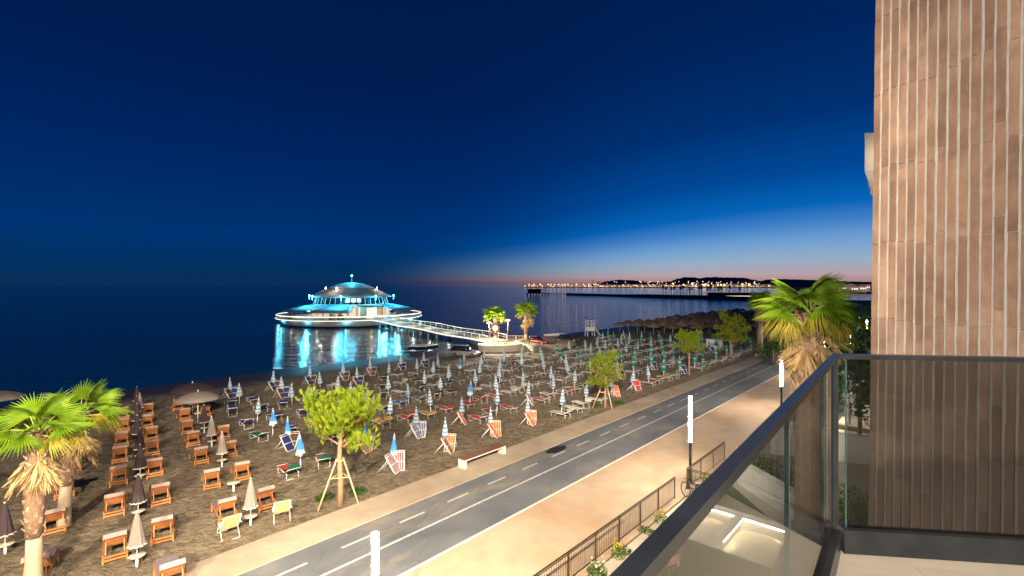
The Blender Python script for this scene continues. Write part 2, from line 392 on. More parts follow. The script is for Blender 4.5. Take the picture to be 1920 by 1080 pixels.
def asphalt_nodes(nt, b):
    vec = mapped(nt); a = noise_node(nt, vec, .3, 5, .6, .4); f = noise_node(nt, vec, 60, 3, .7)
    r1 = N(nt, 'ShaderNodeValToRGB'); ramp_set(r1, [(.3, (.12, .13, .142, 1)), (.55, (.175, .184, .192, 1)), (.72, (.26, .248, .22, 1))]); nt.links.new(a.outputs['Fac'], r1.inputs[0])
    mx = N(nt, 'ShaderNodeMixRGB', blend_type='MULTIPLY'); mx.inputs[0].default_value = .5
    nt.links.new(r1.outputs[0], mx.inputs[1]); nt.links.new(f.outputs['Color'], mx.inputs[2]); mx.inputs[0].default_value = .25
    sv = mapped(nt, (.16, .5, 1)); sn = noise_node(nt, sv, 1.0, 7, .7, .5); sr = N(nt, 'ShaderNodeValToRGB'); ramp_set(sr, [(.52, (0, 0, 0, 1)), (.72, (.75, .75, .75, 1))]); nt.links.new(sn.outputs['Fac'], sr.inputs[0])
    cv = N(nt, 'ShaderNodeTexVoronoi', feature='DISTANCE_TO_EDGE'); cv.inputs['Scale'].default_value = .42; cd = noise_node(nt, vec, 1.3, 5, .7); cm = N(nt, 'ShaderNodeMixRGB'); cm.inputs[0].default_value = .35
    nt.links.new(vec, cm.inputs[1]); nt.links.new(cd.outputs['Color'], cm.inputs[2]); nt.links.new(cm.outputs[0], cv.inputs['Vector'])
    cr_ = N(nt, 'ShaderNodeValToRGB'); ramp_set(cr_, [(0, (.80, .80, .80, 1)), (.010, (1, 1, 1, 1))]); nt.links.new(cv.outputs['Distance'], cr_.inputs[0])
    m2 = N(nt, 'ShaderNodeMixRGB'); m2.inputs[2].default_value = (.33, .27, .19, 1); nt.links.new(sr.outputs[0], m2.inputs[0]); nt.links.new(mx.outputs[0], m2.inputs[1])
    m3 = N(nt, 'ShaderNodeMixRGB', blend_type='MULTIPLY'); m3.inputs[0].default_value = 1.0; nt.links.new(m2.outputs[0], m3.inputs[1]); nt.links.new(cr_.outputs[0], m3.inputs[2])
    nt.links.new(m3.outputs[0], b.inputs['Base Color'])
    rr = N(nt, 'ShaderNodeMapRange'); rr.inputs['To Min'].default_value = .5; rr.inputs['To Max'].default_value = .8; nt.links.new(a.outputs['Fac'], rr.inputs[0]); nt.links.new(rr.outputs[0], b.inputs['Roughness'])
    bp = N(nt, 'ShaderNodeBump'); bp.inputs['Strength'].default_value = .3; bp.inputs['Distance'].default_value = .006
    nt.links.new(f.outputs['Fac'], bp.inputs['Height']); nt.links.new(bp.outputs[0], b.inputs['Normal'])
M_ASPH = surf_mat('cycle_path_asphalt', asphalt_nodes)
M_GROUND = mat('garden_earth', (.085, .075, .05), .9, var=.4, scale=.6, bump=.4, bscale=3)
def strip(name, m, s0, s1, t0, t1, z0, z1, kind='structure'):
    mb = MB(); mb.prism([(s0, t0), (s1, t0), (s1, t1), (s0, t1)], z0, z1)
    o = st_object(name, mb, m); return tag(o, kind=kind)
strip('ground', M_GROUND, -150, 2600, -19.9, 900, -1.6, -.06)
strip('promenade_strip', M_STRIP, -120, 300, -20.0, -18.12, -.9, .03)
strip('kerb', CONCRETE_WHITE, -120, 300, -14.0, -13.9, -.4, .012)
strip('cycle_path', M_ASPH, -120, 300, -18.1, -14.02, -.5, 0)
strip('promenade_paving', M_PAVE, -120, 120, -13.88, -9.2, -.4, .004)
def paint_nodes(nt, b):
    vec = mapped(nt); a = noise_node(nt, vec, 7, 6, .75); r = N(nt, 'ShaderNodeValToRGB'); ramp_set(r, [(.36, (.16, .165, .165, 1)), (.47, (.52, .5, .45, 1)), (.7, (.66, .64, .58, 1))])
    nt.links.new(a.outputs['Fac'], r.inputs[0]); nt.links.new(r.outputs[0], b.inputs['Base Color']); b.inputs['Roughness'].default_value = .65
M_PAINT = surf_mat('worn_road_paint', paint_nodes)
def sheet(mb, s0, s1, t0, t1, z): mb.poly([(s0, t0, z), (s1, t0, z), (s1, t1, z), (s0, t1, z)])
mb = MB(); sheet(mb, -60, 120, -16.0, -15.88, .004)
tag(st_object('lane_line', mb, M_PAINT), 'long solid white lane line along the cycle path', 'road marking')
dash_me = None
mb = MB(); sheet(mb, -.65, .65, -.055, .055, 0); dash_me = mb.mesh('lane_dash', M_PAINT)
for i in range(28):
    s = 4.6 + 2.62 * i
    o = link('lane_dash', dash_me, loc=W(s, -17.07, .004), rot=(0, 0, math.atan2(U.y, U.x)))
    tag(o, 'white dash of the broken cycle path line, %s from its lower end' % ORD[i + 1], 'road marking', 'dashes of the broken cycle path line')
# dark oily stain
mb = MB(); pts = []
for k in range(26):
    a = 2 * math.pi * k / 26; r = .62 * (1 + .28 * noise.noise((math.cos(a) * 2, math.sin(a) * 2, 4))); pts.append((r * 1.5 * math.cos(a), r * .62 * math.sin(a), 0))
mb.poly(pts)
tag(obj('tar_stain', mb, mat('tar', (.018, .018, .02), .55, var=.4, scale=3), loc=GZ(1043, 843, .004) + Vector((0, 0, .003)), rot=(0, 0, math.atan2(U.y, U.x))), 'dark tar stain on the cycle path near the bench', 'stain')

# ================================================================== LAMP POSTS ALONG THE PROMENADE
M_TUBE = mat('lamp_tube_light', (.9, .9, .9), .4, emit=(1.0, .89, .74), estr=540, sample='FRONT')
M_POST = mat('dark_lamp_post', (.03, .03, .034), .4, .5, var=.2, scale=5)
post_mb = MB().tube([(0, 0, 0), (0, 0, .04)], .16, 16).tube([(0, 0, .04), (0, 0, 2.05)], .07, 14)
tube_mb = MB().tube([(0, 0, 2.07), (0, 0, 4.3)], .075, 12)
cap_mb = MB().tube([(0, 0, 4.31), (0, 0, 4.36)], .08, 14)
collar_mb = MB().tube([(0, 0, 1.98), (0, 0, 2.06)], .085, 14)
lamp_meshes = [(n, m.mesh(n, k)) for n, m, k in (('post', post_mb, M_POST), ('light_tube', tube_mb, M_TUBE), ('cap', cap_mb, M_TUBE), ('collar', collar_mb, M_POST))]
lamp_lab = {6.0: 'glowing white tube lamp on dark post, nearest, rising from the bottom edge of the picture',
            24.1: 'glowing white tube lamp on dark post beside the metal railing gap',
            42.2: 'glowing white tube lamp on dark post just left of the large palm'}
for s in (-30.2, -12.1, 6.0, 24.1, 42.2, 60.3, 78.4, 96.5):
    t = thing('street_lamp', lamp_lab.get(s) or 'glowing tube lamp of the promenade row, ' + {-30.2: 'second one left of the view', -12.1: 'first one left of the view', 60.3: 'first one hidden beyond the large palm', 78.4: 'second one hidden beyond the large palm', 96.5: 'third one hidden beyond the large palm'}[s], 'lamp', W(s, -9.63, .004), 0, 'tube lamps along the promenade')
    for n, me in lamp_meshes: link(n, me, t)

# ================================================================== BEACH FURNITURE
M_CUSH = mat('taupe_cushion', (.17, .14, .15), .9, var=.15, scale=6, bump=.15, bscale=9, rnd=.15)
M_FLAP = mat('pink_beige_flap', (.38, .27, .23), .9, var=.12, scale=6, rnd=.1)
def make_lounger():
    P = {}
    mb = MB()
    for sx in (-1, 1):
        mb.box((sx * .345, .05, .33), (.045, 1.98, .085))
    mb.box((0, 1.02, .33), (.73, .045, .085)); P['side_rail'] = mb
    parts = [('bed_frame', mb, WOOD, None)]
    for sx in (-1, 1):
        for y in (-.84, .86):
            parts.append(('leg', MB().box((0, 0, .145), (.055, .075, .29), taper=.9), WOOD, (sx * .345, y, 0)))
    for y, z in ((-.86, .13), (-.9, .27)):
        parts.append(('cross_bar', MB().box((0, 0, 0), (.64, .035, .075)), WOOD, (0, y, z)))
    # reclining back: hinge at y=-.2, leaning towards the promenade
    an = R(50); rot = Matrix.Rotation(-an, 3, 'X')
    hinge = Vector((0, -.28, .4))
    def B(x, l, h): return hinge + rot @ Vector((x, -l, h))
    mb = MB()
    for sx in (-1, 1): mb.bar(B(sx * .33, 0, -.02), B(sx * .33, .66, -.02), .045, .05)
    parts.append(('back_frame', mb, WOOD, None))
    for i in range(5):
        l = .09 + .12 * i
        parts.append(('back_slat', MB().box((0, 0, 0), (.6, .104, .022), rot), WOOD, B(0, l, -.02)))
    mb = MB()
    for sx in (-1, 1): parts.append(('back_prop', MB().bar(B(sx * .27, .42, -.05), (sx * .27, -.8, .3), .035), WOOD, None))
    mb = MB(); w = .335
    pr = [(0, .4), (.02, .385), (1.12, .385), (1.17, .42), (1.12, .475), (.0, .475)]
    n0 = len(mb.v)
    mb.box((0, .36, .425), (.67, 1.28, .085), taper=.965)
    c1 = ('seat_cushion', mb, M_CUSH, None); parts.append(c1)
    mb = MB().box(B(0, .32, .05), (.67, .68, .085), rot, taper=.965); parts.append(('back_cushion', mb, M_CUSH, None))
    mb = MB(); mb.box(B(0, .63, .056), (.685, .16, .1), rot); mb.box(B(0, .705, .01), (.685, .03, .17), rot); parts.append(('head_flap', mb, M_FLAP, None))
    return [(n, m.mesh(n, k), l) for n, m, k, l in parts]
LOUNGER = make_lounger()
SIMPLE = ('bed_frame', 'leg', 'cross_bar', 'back_frame', 'back_slat', 'back_prop', 'seat_cushion', 'back_cushion', 'head_flap')
def lounger(p, label, rz=0.0):
    t = thing('wooden_lounger', label, 'sun lounger', p, COL_ROT + rz, 'wooden loungers in rows on the sand')
    for n, me, l in LOUNGER: link(n, me, t, loc=l)
    return t
def col_s(s23, t): return s23 + (-t - 23) * .163
rows_t = [-19.2, -23.6, -28.0, -32.6, -36.8, -40.6, -44.9, -49.4]     # centre of each lounger
wood_cols = [('column at the far left edge', -2.2, (1, 2, 3, 4)), ('column behind the left palms', 1.2, (1, 2, 3, 4, 5)),
             ('first column right of the palms', 3.35, range(0, 8)), ('second column right of the palms', 4.85, range(0, 8)),
             ('third column right of the palms', 7.1, range(1, 8)), ('fourth column right of the palms', 8.55, (1, 2, 3, 4, 6, 7))]
for cname, s23, idx in wood_cols:
    for i in idx:
        t = rows_t[i] + random.uniform(-.18, .18); s = col_s(s23, t) + random.uniform(-.1, .1)
        if cname.startswith('fourth col') and i == 4: s += .35
        k = list(idx).index(i) + 1
        lounger(W(s, t), 'orange wooden lounger, %s from the promenade, %s' % (ORD[k], cname), random.uniform(-.09, .09))

# closed parasols ------------------------------------------------------
def fl(n, a): return lambda an, z: 1 + a * math.cos(n * an) * min(1, max(.15, (2.25 - z) / .8))
def closed_canopy(m, top=2.25, bot=.98, r=.25, lobes=8, seed=None):
    h = top - bot
    prof = [(r * 1.02, bot), (r * .97, bot + .03), (r * .82, bot + .16 * h), (r * .66, bot + .4 * h), (r * .5, bot + .66 * h), (r * .3, bot + .88 * h), (r * .1, top), (.001, top + .005)]
    if seed is None: return MB().lathe(prof, 32, flute=fl(lobes, .2)).mesh('canopy', m)
    q = random.Random(seed); ph = [q.uniform(0, 6.28) for _ in range(4)]; k = [q.uniform(.08, .2), q.uniform(.06, .16), q.uniform(.02, .1)]
    def ff(an, z):                                       # uneven folds, one side bulging, sagging waist
        w = min(1, max(.15, (2.25 - z) / .8)); return (1 + w * (k[0] * math.cos(8 * an + ph[0]) + k[1] * math.cos(5 * an + ph[1] + z * 2) + k[2] * math.cos(an + ph[2]))) * (1 + .1 * math.sin(z * 7 + ph[3]))
    m_ = MB().lathe(prof, 36, flute=ff)
    for i in range(36): x, y, z = m_.v[i]; m_.v[i] = (x, y, z - .05 * (1 + math.sin(8 * i / 36 * 6.283 + ph[0])) * q.random())
    return m_.mesh('canopy', m)
W_, Y_ = (.50, .58, .63, 1), (.56, .58, .42, 1)
B1, B2, B3 = (.05, .15, .36, 1), (.085, .22, .36, 1), (.02, .06, .26, 1)
M_STRIPE = band_mat('blue_striped_canvas', [(0, W_), (.07, B3), (.2, W_), (.30, B2), (.40, Y_), (.5, B1), (.62, W_), (.72, B2), (.84, W_), (.93, B1), (1, W_)], rnd=.18)
M_STRIPE2 = band_mat('grey_blue_striped_canvas', [(0, B2), (.12, W_), (.22, B2), (.34, W_), (.5, (.2, .29, .32, 1)), (.62, W_), (.74, B2), (.86, W_), (1, W_)], rnd=.15)
M_PLAINB = band_mat('blue_canvas_pale_hem', [(0, (.6, .66, .58, 1)), (.16, (.5, .62, .6, 1)), (.3, (.06, .27, .58, 1)), (.7, (.045, .2, .52, 1)), (.9, (.3, .46, .6, 1)), (1, (.6, .66, .66, 1))], rnd=.08)
M_GREEN = band_mat('green_canvas', [(0, (.005, .16, .125, 1)), (.3, (.006, .2, .15, 1)), (.45, (.3, .5, .44, 1)), (.55, (.006, .19, .15, 1)), (.8, (.01, .2, .16, 1)), (.92, (.5, .6, .55, 1))], rnd=.2)
M_GREENST = band_mat('green_white_striped_canvas', [(0, (.02, .2, .16, 1)), (.14, W_), (.26, (.02, .2, .16, 1)), (.42, W_), (.56, (.02, .18, .15, 1)), (.7, W_), (.85, (.1, .28, .24, 1)), (.95, W_)], rnd=.15)
M_TAUPE = mat('taupe_canvas', (.24, .195, .165), .85, var=.12, scale=5, rnd=.1)
M_BROWN = mat('dark_brown_canvas', (.045, .026, .03), .85, var=.15, scale=5, rnd=.2)
M_FRINGE = mat('cream_edge', (.6, .52, .42), .85)
can = {(n, v): closed_canopy(m, seed=v * 17 + 3, r=.23 + .02 * v) for n, m in (('stripe', M_STRIPE), ('grey', M_STRIPE2), ('blue', M_PLAINB), ('green', M_GREEN), ('greenst', M_GREENST)) for v in range(4)}
pole_me = MB().tube([(0, 0, .5), (0, 0, 2.3)], .022, 8).mesh('pole', POLE_WHITE)
sleeve_me = MB().tube([(0, 0, -.1), (0, 0, .55)], .04, 10).mesh('sleeve', POLE_WHITE)
hang_me = MB().bar((-.24, 0, .84), (.24, 0, .84), .03).bar((0, -.24, .84), (0, .24, .84), .03).box((0, 0, .8), (.1, .1, .1)).mesh('hanger', POLE_WHITE)
tip_me = MB().sphere((0, 0, 2.31), .04, 8, 5).mesh('tip', POLE_WHITE)
def merge_far(key):
    m = MB()
    src = can[key]
    for v in src.vertices: m.v.append(tuple(v.co))
    for p in src.polygons: m.face(list(p.vertices), 0, True)
    m.tube([(0, 0, -.05), (0, 0, 1.2)], .032, 6, mi=1)
    m.bar((-.22, 0, .84), (.22, 0, .84), .04, mi=1); m.bar((0, -.22, .84), (0, .22, .84), .04, mi=1); m.sphere((0, 0, 2.3), .045, 6, 4, mi=1)
    return m.mesh('closed_parasol', src.materials[0], POLE_WHITE)
far_can = {k: merge_far(k) for k in can}
STYLE = {'stripe': 'blue-yellow banded', 'grey': 'grey-blue banded', 'blue': 'plain blue', 'green': 'green', 'greenst': 'green-white banded'}
def parasol(kind, p, label, near, group):
    tilt = (random.gauss(0, .035), random.gauss(0, .035), random.uniform(0, 6.28))
    sc = random.uniform(.80, .89)
    if not near:
        o = link('closed_parasol', far_can[kind, random.randrange(4)], loc=p, rot=tilt, scale=sc); return tag(o, label, 'parasol', group)
    t = thing('closed_parasol', label, 'parasol', p, 0, group); t.rotation_euler = tilt; t.scale = (sc,) * 3
    link('canopy', can[kind, random.randrange(4)], t); link('pole', pole_me, t); link('sleeve', sleeve_me, t); link('hanger', hang_me, t); link('tip', tip_me, t)
    return t

# metal sunbeds --------------------------------------------------------
FAB = {}; FABX = {}
def fabric(name, cols, across='Y'):
    """sling fabric, plain or striped along the bed's length (real dye stripes)"""
    if len(cols) == 1: m = mat('sling_' + name, cols[0], .85, var=.12, scale=9, rnd=.12)
    else:
        st = []; n = len(cols)
        for i, c in enumerate(cols): st.append((i / n, (*c, 1)))
        m = band_mat('sling_' + name, st, axis=across, zmin=-.95, zmax=.95, const=True, rnd=.1)
    FAB[name] = m
    if len(cols) > 1: FABX[name] = band_mat('folded_sling_' + name, st, axis='X', zmin=-.3, zmax=.3, const=True, rnd=.1)
RED, ORG, NAVY, GRN, WHT, MAR, YEL, BLU = (.5, .03, .025), (.72, .12, .025), (.014, .022, .12), (.01, .12, .075), (.66, .64, .6), (.15, .025, .035), (.62, .33, .06), (.05, .17, .5)
fabric('white', [WHT]); fabric('cream', [(.55, .47, .36)]); fabric('red', [RED]); fabric('navy', [NAVY]); fabric('blue', [BLU]); fabric('yellow', [YEL]); fabric('green', [GRN]); fabric('scarlet', [(.7, .03, .06)])
fabric('orange', ([ORG] * 4 + [(.8, .42, .25)]) * 3 + [ORG] * 4)
fabric('maroon striped', [MAR, MAR, (.6, .5, .5)] * 5 + [MAR])
fabric('navy striped', [NAVY, NAVY, (.6, .6, .6)] * 5 + [NAVY])
fabric('green and red', [GRN] * 5 + [MAR] * 2 + [(.42, .06, .04)] * 5)
fabric('red and blue', [RED, (.1, .12, .3), RED, (.1, .12, .3), (.1, .12, .3), RED, (.1, .12, .3), RED])
fabric('orange and green', [(.55, .12, .06)] * 3 + [GRN] * 4 + [(.55, .12, .06)] * 4)
fabric('brown', [(.07, .035, .03)])
def bed_parts(fab, lift=.3):
    seat, back = (.32, lift)
    fr = MB()
    for sx in (-1, 1):
        fr.tube([(sx * .3, -.35, .32), (sx * .3, .95, .32)], .017, 6)
        fr.tube([(sx * .3, -.35, .32), (sx * .3, -.92, .32 + lift)], .017, 6)
        fr.tube([(sx * .3, -.33, .32), (sx * .3, -.75, .32)], .014, 6)
    for y, z in ((.95, .32), (-.92, .32 + lift)): fr.tube([(-.3, y, z), (.3, y, z)], .017, 6)
    leg = MB().tube([(-.3, 0, .32), (-.3, -.04, .0), (.3, -.04, .0), (.3, 0, .32)], .016, 6)
    st = MB(); st.box((0, .3, .315), (.565, 1.28, .012))
    bk = MB(); an = math.atan2(lift, .57); rot = Matrix.Rotation(-an, 3, 'X')
    bk.box((0, -.635, .325 + lift / 2), (.565, math.hypot(.57, lift), .012), rot)
    sh = MB(); sh.box((0, -.86, .44 + lift), (.6, .3, .012), Matrix.Rotation(.25, 3, 'X'))
    for sx in (-1, 1): sh.bar((sx * .3, -.9, .3 + lift), (sx * .3, -.8, .45 + lift), .016)
    return fr, leg, st, bk, sh
def bed_far(fab, lift, shade):
    fr, leg, st, bk, sh = bed_parts(fab, lift); m = MB()
    def add(src, mi, off=(0, 0, 0)):
        n = len(m.v); m.v += [(v[0] + off[0], v[1] + off[1], v[2] + off[2]) for v in src.v]
        for f in src.f: m.face([n + i for i in f], mi)
    add(fr, 0); add(leg, 0, (0, .75, 0)); add(leg, 0, (0, -.6, 0)); add(st, 1); add(bk, 1)
    if shade: add(sh, 1)
    return m.mesh('sunbed', WHITE_METAL, FAB[fab])
_bp = {}
def bed_near(fab, lift):
    k = (fab, lift)
    if k not in _bp:
        fr, leg, st, bk, sh = bed_parts(fab, lift); f = FAB[fab]
        _bp[k] = (fr.mesh('tube_frame', WHITE_METAL), leg.mesh('leg', WHITE_METAL), st.mesh('seat_fabric', f), bk.mesh('back_fabric', f), sh.mesh('sunshade', f))
    return _bp[k]
_bf = {}
def sunbed(fab, p, rz, label, near, lean=0.0, lift=.3, shade=True):
    grp = 'metal framed sunbeds by the closed parasols'
    if near:
        t = thing('sunbed', label, 'sunbed', p, rz, grp)
        fr, leg, st, bk, sh = bed_near(fab, lift)
        link('tube_frame', fr, t); link('leg', leg, t, loc=(0, .75, 0)); link('leg', leg, t, loc=(0, -.6, 0)); link('seat_fabric', st, t); link('back_fabric', bk, t)
        if shade: link('sunshade', sh, t)
    else:
        k = (fab, lift, shade)
        if k not in _bf: _bf[k] = bed_far(fab, lift, shade)
        t = link('sunbed', _bf[k], loc=p, rot=(0, 0, rz)); tag(t, label, 'sunbed', grp)
    if lean:                                     # tipped on its long edge against the pole
        t.matrix_world = Matrix.Translation(p) @ Matrix.Rotation(rz, 4, 'Z') @ Matrix.Rotation(lean, 4, 'Y') @ Matrix.Translation((math.copysign(.3, lean), 0, -.06))
    return t

PROM_ROT = COL_ROT                                # local -Y faces the promenade
_fb = {}
def folded_bed(fab, p, rz, label, near):
    """sunbed folded in half and stood up against the parasol pole"""
    t = thing('sunbed', label, 'sunbed', p, rz, 'metal framed sunbeds by the closed parasols')
    if fab not in _fb:
        a = Vector((0, -.55, .03)); b = Vector((0, -.02, .86)); off = Vector((0, .1, .07))
        def fr(o):
            m = MB()
            for sx in (-1, 1): m.tube([a + o + Vector((sx * .31, 0, 0)), b + o + Vector((sx * .31, 0, 0))], .019, 6)
            for q in (a, b, (a + b) / 2): m.tube([q + o + Vector((-.31, 0, 0)), q + o + Vector((.31, 0, 0))], .017, 6)
            return m
        lg = MB().tube([(-.3, -.1, .7), (-.3, .5, .02), (.3, .5, .02), (.3, -.1, .7)], .018, 6)
        f = FABX.get(fab, FAB[fab])
        _fb[fab] = [('tube_frame', fr(Vector()).mesh('tube_frame', WHITE_METAL)), ('tube_frame', fr(off).mesh('tube_frame', WHITE_METAL)), ('leg', lg.mesh('leg', WHITE_METAL)),
                    ('seat_fabric', MB().bar(a, b, .58, .016).mesh('seat_fabric', f)), ('back_fabric', MB().bar(a + off, b + off, .58, .016).mesh('back_fabric', f))]
    for n, me in _fb[fab]: link(n, me, t)
    return t
# the parasol field: columns run from the promenade to the sea
NR = 8; NC = 19
special = {}       # (row, col): (left fabric, right fabric, lean?)
special.update({(0, 1): ('maroon striped', 'maroon striped', 1), (0, 2): ('orange and green', 'orange', 1), (0, 3): ('orange', 'orange', 1), (0, 4): ('orange', 'orange', 1),
    (0, 5): ('cream', 'white', 0), (0, 6): ('white', 'white', 0), (0, 7): ('red and blue', 'orange', 1), (0, 8): ('red and blue', 'red', 1), (0, 9): ('orange', 'yellow', 0),
    (1, 0): ('green and red', 'green and red', 0), (1, 1): ('maroon striped', 'maroon striped', 1), (1, 2): ('navy striped', 'navy striped', 1), (1, 3): ('orange', 'scarlet', 2), (1, 4): ('red', 'red', 0),
    (1, 5): ('maroon striped', 'red', 2), (1, 6): ('cream', 'red', 0), (2, 0): ('navy', 'brown', 1), (2, 1): ('navy', 'navy', 0), (2, 2): ('yellow', 'red', 0), (2, 3): ('yellow', 'red', 0), (2, 4): ('red', 'red', 0), (2, 5): ('red', 'white', 0),
    (3, 0): ('green', 'navy', 0), (3, 1): ('navy', 'navy', 0), (3, 2): ('navy', 'navy', 0), (3, 3): ('blue', 'navy striped', 0), (4, 0): ('navy', 'navy', 0), (4, 1): ('navy', 'brown', 0), (4, 2): ('white', 'navy', 0),
    (5, 0): ('navy', 'navy', 0), (5, 1): ('navy', 'navy', 0), (6, 0): ('navy', 'navy', 0), (6, 1): ('brown', 'navy', 1), (7, 0): ('brown', 'navy', 1), (7, 1): ('navy', 'brown', 1), (7, 2): ('navy', 'brown', 1)})
plain_blue = {(0, 1), (1, 0), (2, 0), (1, 1), (3, 0), (2, 4), (5, 6), (7, 9)}
row_count = [0] * NR
for j in range(NR):
    t0 = -22.9 - 4.05 * j
    for c in range(NC):
        if j == 0 and c == 0: continue
        s0 = 11.7 + 3.86 * c
        t = t0 + random.uniform(-.3, .3); s = s0 + (-t - 23) * .156 + random.uniform(-.28, .28)
        if j == 7 and 43 < s < 80: continue
        if j == 6 and 58 < s < 74: continue
        row_count[j] += 1
        pos = '%s from left, %s row from promenade' % (ORD[row_count[j]], ORD[j + 1])
        if s0 < 50:
            kind = 'blue' if (j, c) in plain_blue else ('stripe' if j < 4 else 'grey')
            if random.random() < .2 and j > 1: kind = random.choice(['stripe', 'grey'])
        else: kind = 'green' if (j < 3 or random.random() < .35) else 'greenst'
        near = (s < 32 and j < 5)
        if random.random() > .03 or near:
            parasol(kind, W(s, t), 'closed %s parasol, %s' % (STYLE[kind], pos), near, 'closed parasols in rows on the sand')
        sp = special.get((j, c))
        if sp is None:
            f1, f2 = random.choice([('cream', 'brown'), ('brown', 'white'), ('white', 'cream'), ('navy', 'brown'), ('navy', 'cream'), ('brown', 'brown')]) if s0 < 50 else \
                     random.choice([('white', 'brown'), ('white', 'green'), ('green', 'white'), ('white', 'white'), ('cream', 'green')])
            lean = 1 if (j == 7 and s < 45) or random.random() < .10 else 0
            if lean: f1, f2 = random.choice([('navy', 'brown'), ('brown', 'navy'), ('maroon striped', 'brown'), ('brown', 'brown')])
        else: f1, f2, lean = sp
        tall = 22 if s0 < 50 else 20
        for side, fb in ((-1, f1), (1, f2)):
            up = lean == 1 or (lean == 2 and side < 0)
            lbl = '%s sunbed %s %s of parasol %s' % (fb, 'folded' if up else 'flat', 'left' if side < 0 else 'right', pos)
            if up:
                p = W(s + side * .34, t + random.uniform(.1, .3)); folded_bed(fb, p, PROM_ROT - side * R(38) + random.uniform(-.2, .2), lbl, near)
            else:
                p = W(s + side * 1.0, t + random.uniform(-.25, .5) + .35)
                if s0 >= 50 and j == 0: p = W(s + side * .9, t + .6)
                sunbed(fb, p, COL_ROT + random.uniform(-.22, .22), lbl, near, lift=random.choice([.12, .3, .3, .42]), shade=random.random() < .6)

# taupe and dark parasols with round tables among the wooden loungers
def big_canopy(m): return closed_canopy(m, 2.3, .92, .30, 10)
cb = {'taupe': big_canopy(M_TAUPE), 'dark brown': big_canopy(M_BROWN)}
fr_mb = MB().lathe([(.315, .9), (.325, .93), (.29, .95)], 32, flute=fl(10, .2)); fringe_me = fr_mb.mesh('canopy_edge', M_FRINGE)
table_me = MB().lathe([(.0, .455), (.29, .455), (.3, .47), (.29, .485), (0, .485)], 28).mesh('table', mat('cream_table_top', (.6, .52, .36), .6, var=.1))
big_sleeve = MB().tube([(0, 0, -.1), (0, 0, .5)], .055, 12).mesh('sleeve', POLE_WHITE)
wood_umb = [('taupe', 257, 1062, 1), ('dark brown', 259, 975, 1), ('dark brown', 263, 905, 1), ('dark brown', 262, 866, 1), ('dark brown', 258, 835, 0), ('dark brown', 257, 808, 1), ('dark brown', 256, 790, 0), ('taupe', 262, 783, 0), ('dark brown', 256, 768, 0),
            ('taupe', 470, 985, 1), ('taupe', 416, 875, 1), ('taupe', 397, 838, 1), ('dark brown', 383, 812, 1), ('dark brown', 10, 1040, 1)]
names = ['nearest of the line between the left lounger columns', 'second in the line between the left lounger columns', 'third in the line between the left lounger columns', 'fourth in the line between the left lounger columns',
         'fifth in the line between the left lounger columns', 'sixth in the line between the left lounger columns', 'seventh in the line between the left lounger columns', 'pale among dark ones near the far end of the left line', 'last of the left line, nearest the sea',
         'between the two yellow chairs', 'in the right lounger line, second from the yellow chairs', 'in the right lounger line, third from the yellow chairs', 'in the right lounger line before the open parasol', 'at the left edge of the picture beside a palm trunk']
for (k, x, y, tb), nm in zip(wood_umb, names):
    t = thing('closed_parasol', 'closed %s parasol, %s' % (k, nm), 'parasol', G(x, y), random.uniform(0, 6), 'closed parasols among the wooden loungers')
    t.rotation_euler.x = random.uniform(-.02, .02); t.scale = (.86, .86, .86)
    link('canopy', cb[k], t); link('pole', pole_me, t); link('sleeve', big_sleeve, t); link('tip', tip_me, t); link('canopy_edge', fringe_me, t)
    if tb: link('table', table_me, t)
t = thing('side_table', 'small round cream table on a white post without parasol', 'table', G(438, 922)); link('table', table_me, t); link('sleeve', big_sleeve, t)

def open_parasol(p, m, label, r=1.55, z=1.9, frng=False):
    t = thing('open_parasol', label, 'parasol', p)
    n = 8; mb = MB(); prof = [(0, z + .52), (r * .35, z + .44), (r * .7, z + .26), (r, z), (r * .99, z - .07)]
    mb.lathe(prof, 48, flute=lambda a, zz: 1 - .045 * abs(math.sin(n * a / 2))); obj('canopy', mb, m, t)
    for k in range(n):
        a = 2 * math.pi * k / n; obj('rib', MB().tube([(0, 0, z + .46), (r * .68 * math.cos(a), r * .68 * math.sin(a), z + .2), (r * .97 * math.cos(a), r * .97 * math.sin(a), z - .02)], .012, 5), POLE_WHITE, t)
    obj('pole', MB().tube([(0, 0, 0), (0, 0, z + .6)], .032, 10), POLE_WHITE, t); link('tip', tip_me, t, loc=(0, 0, z + .62 - 2.31))
    obj('hanger', MB().bar((-.3, 0, .75), (.3, 0, .75), .03).bar((0, -.3, .75), (0, .3, .75), .03), POLE_WHITE, t)
    return t
M_THATCH = mat('straw_thatch', (.20, .13, .08), .95, var=.45, scale=6, bump=.6, bscale=20, rnd=.25)
open_parasol(G(371, 793), M_TAUPE, 'large open taupe parasol among the right wooden loungers')
open_parasol(G(361, 775), M_BROWN, 'open dark brown parasol half hidden behind the taupe one', 1.6, 2.0)
open_parasol(G(-8, 800) + Vector((0, 0, 0)), M_TAUPE, 'open taupe parasol cut by the left edge behind the palm', 1.7, 2.2)

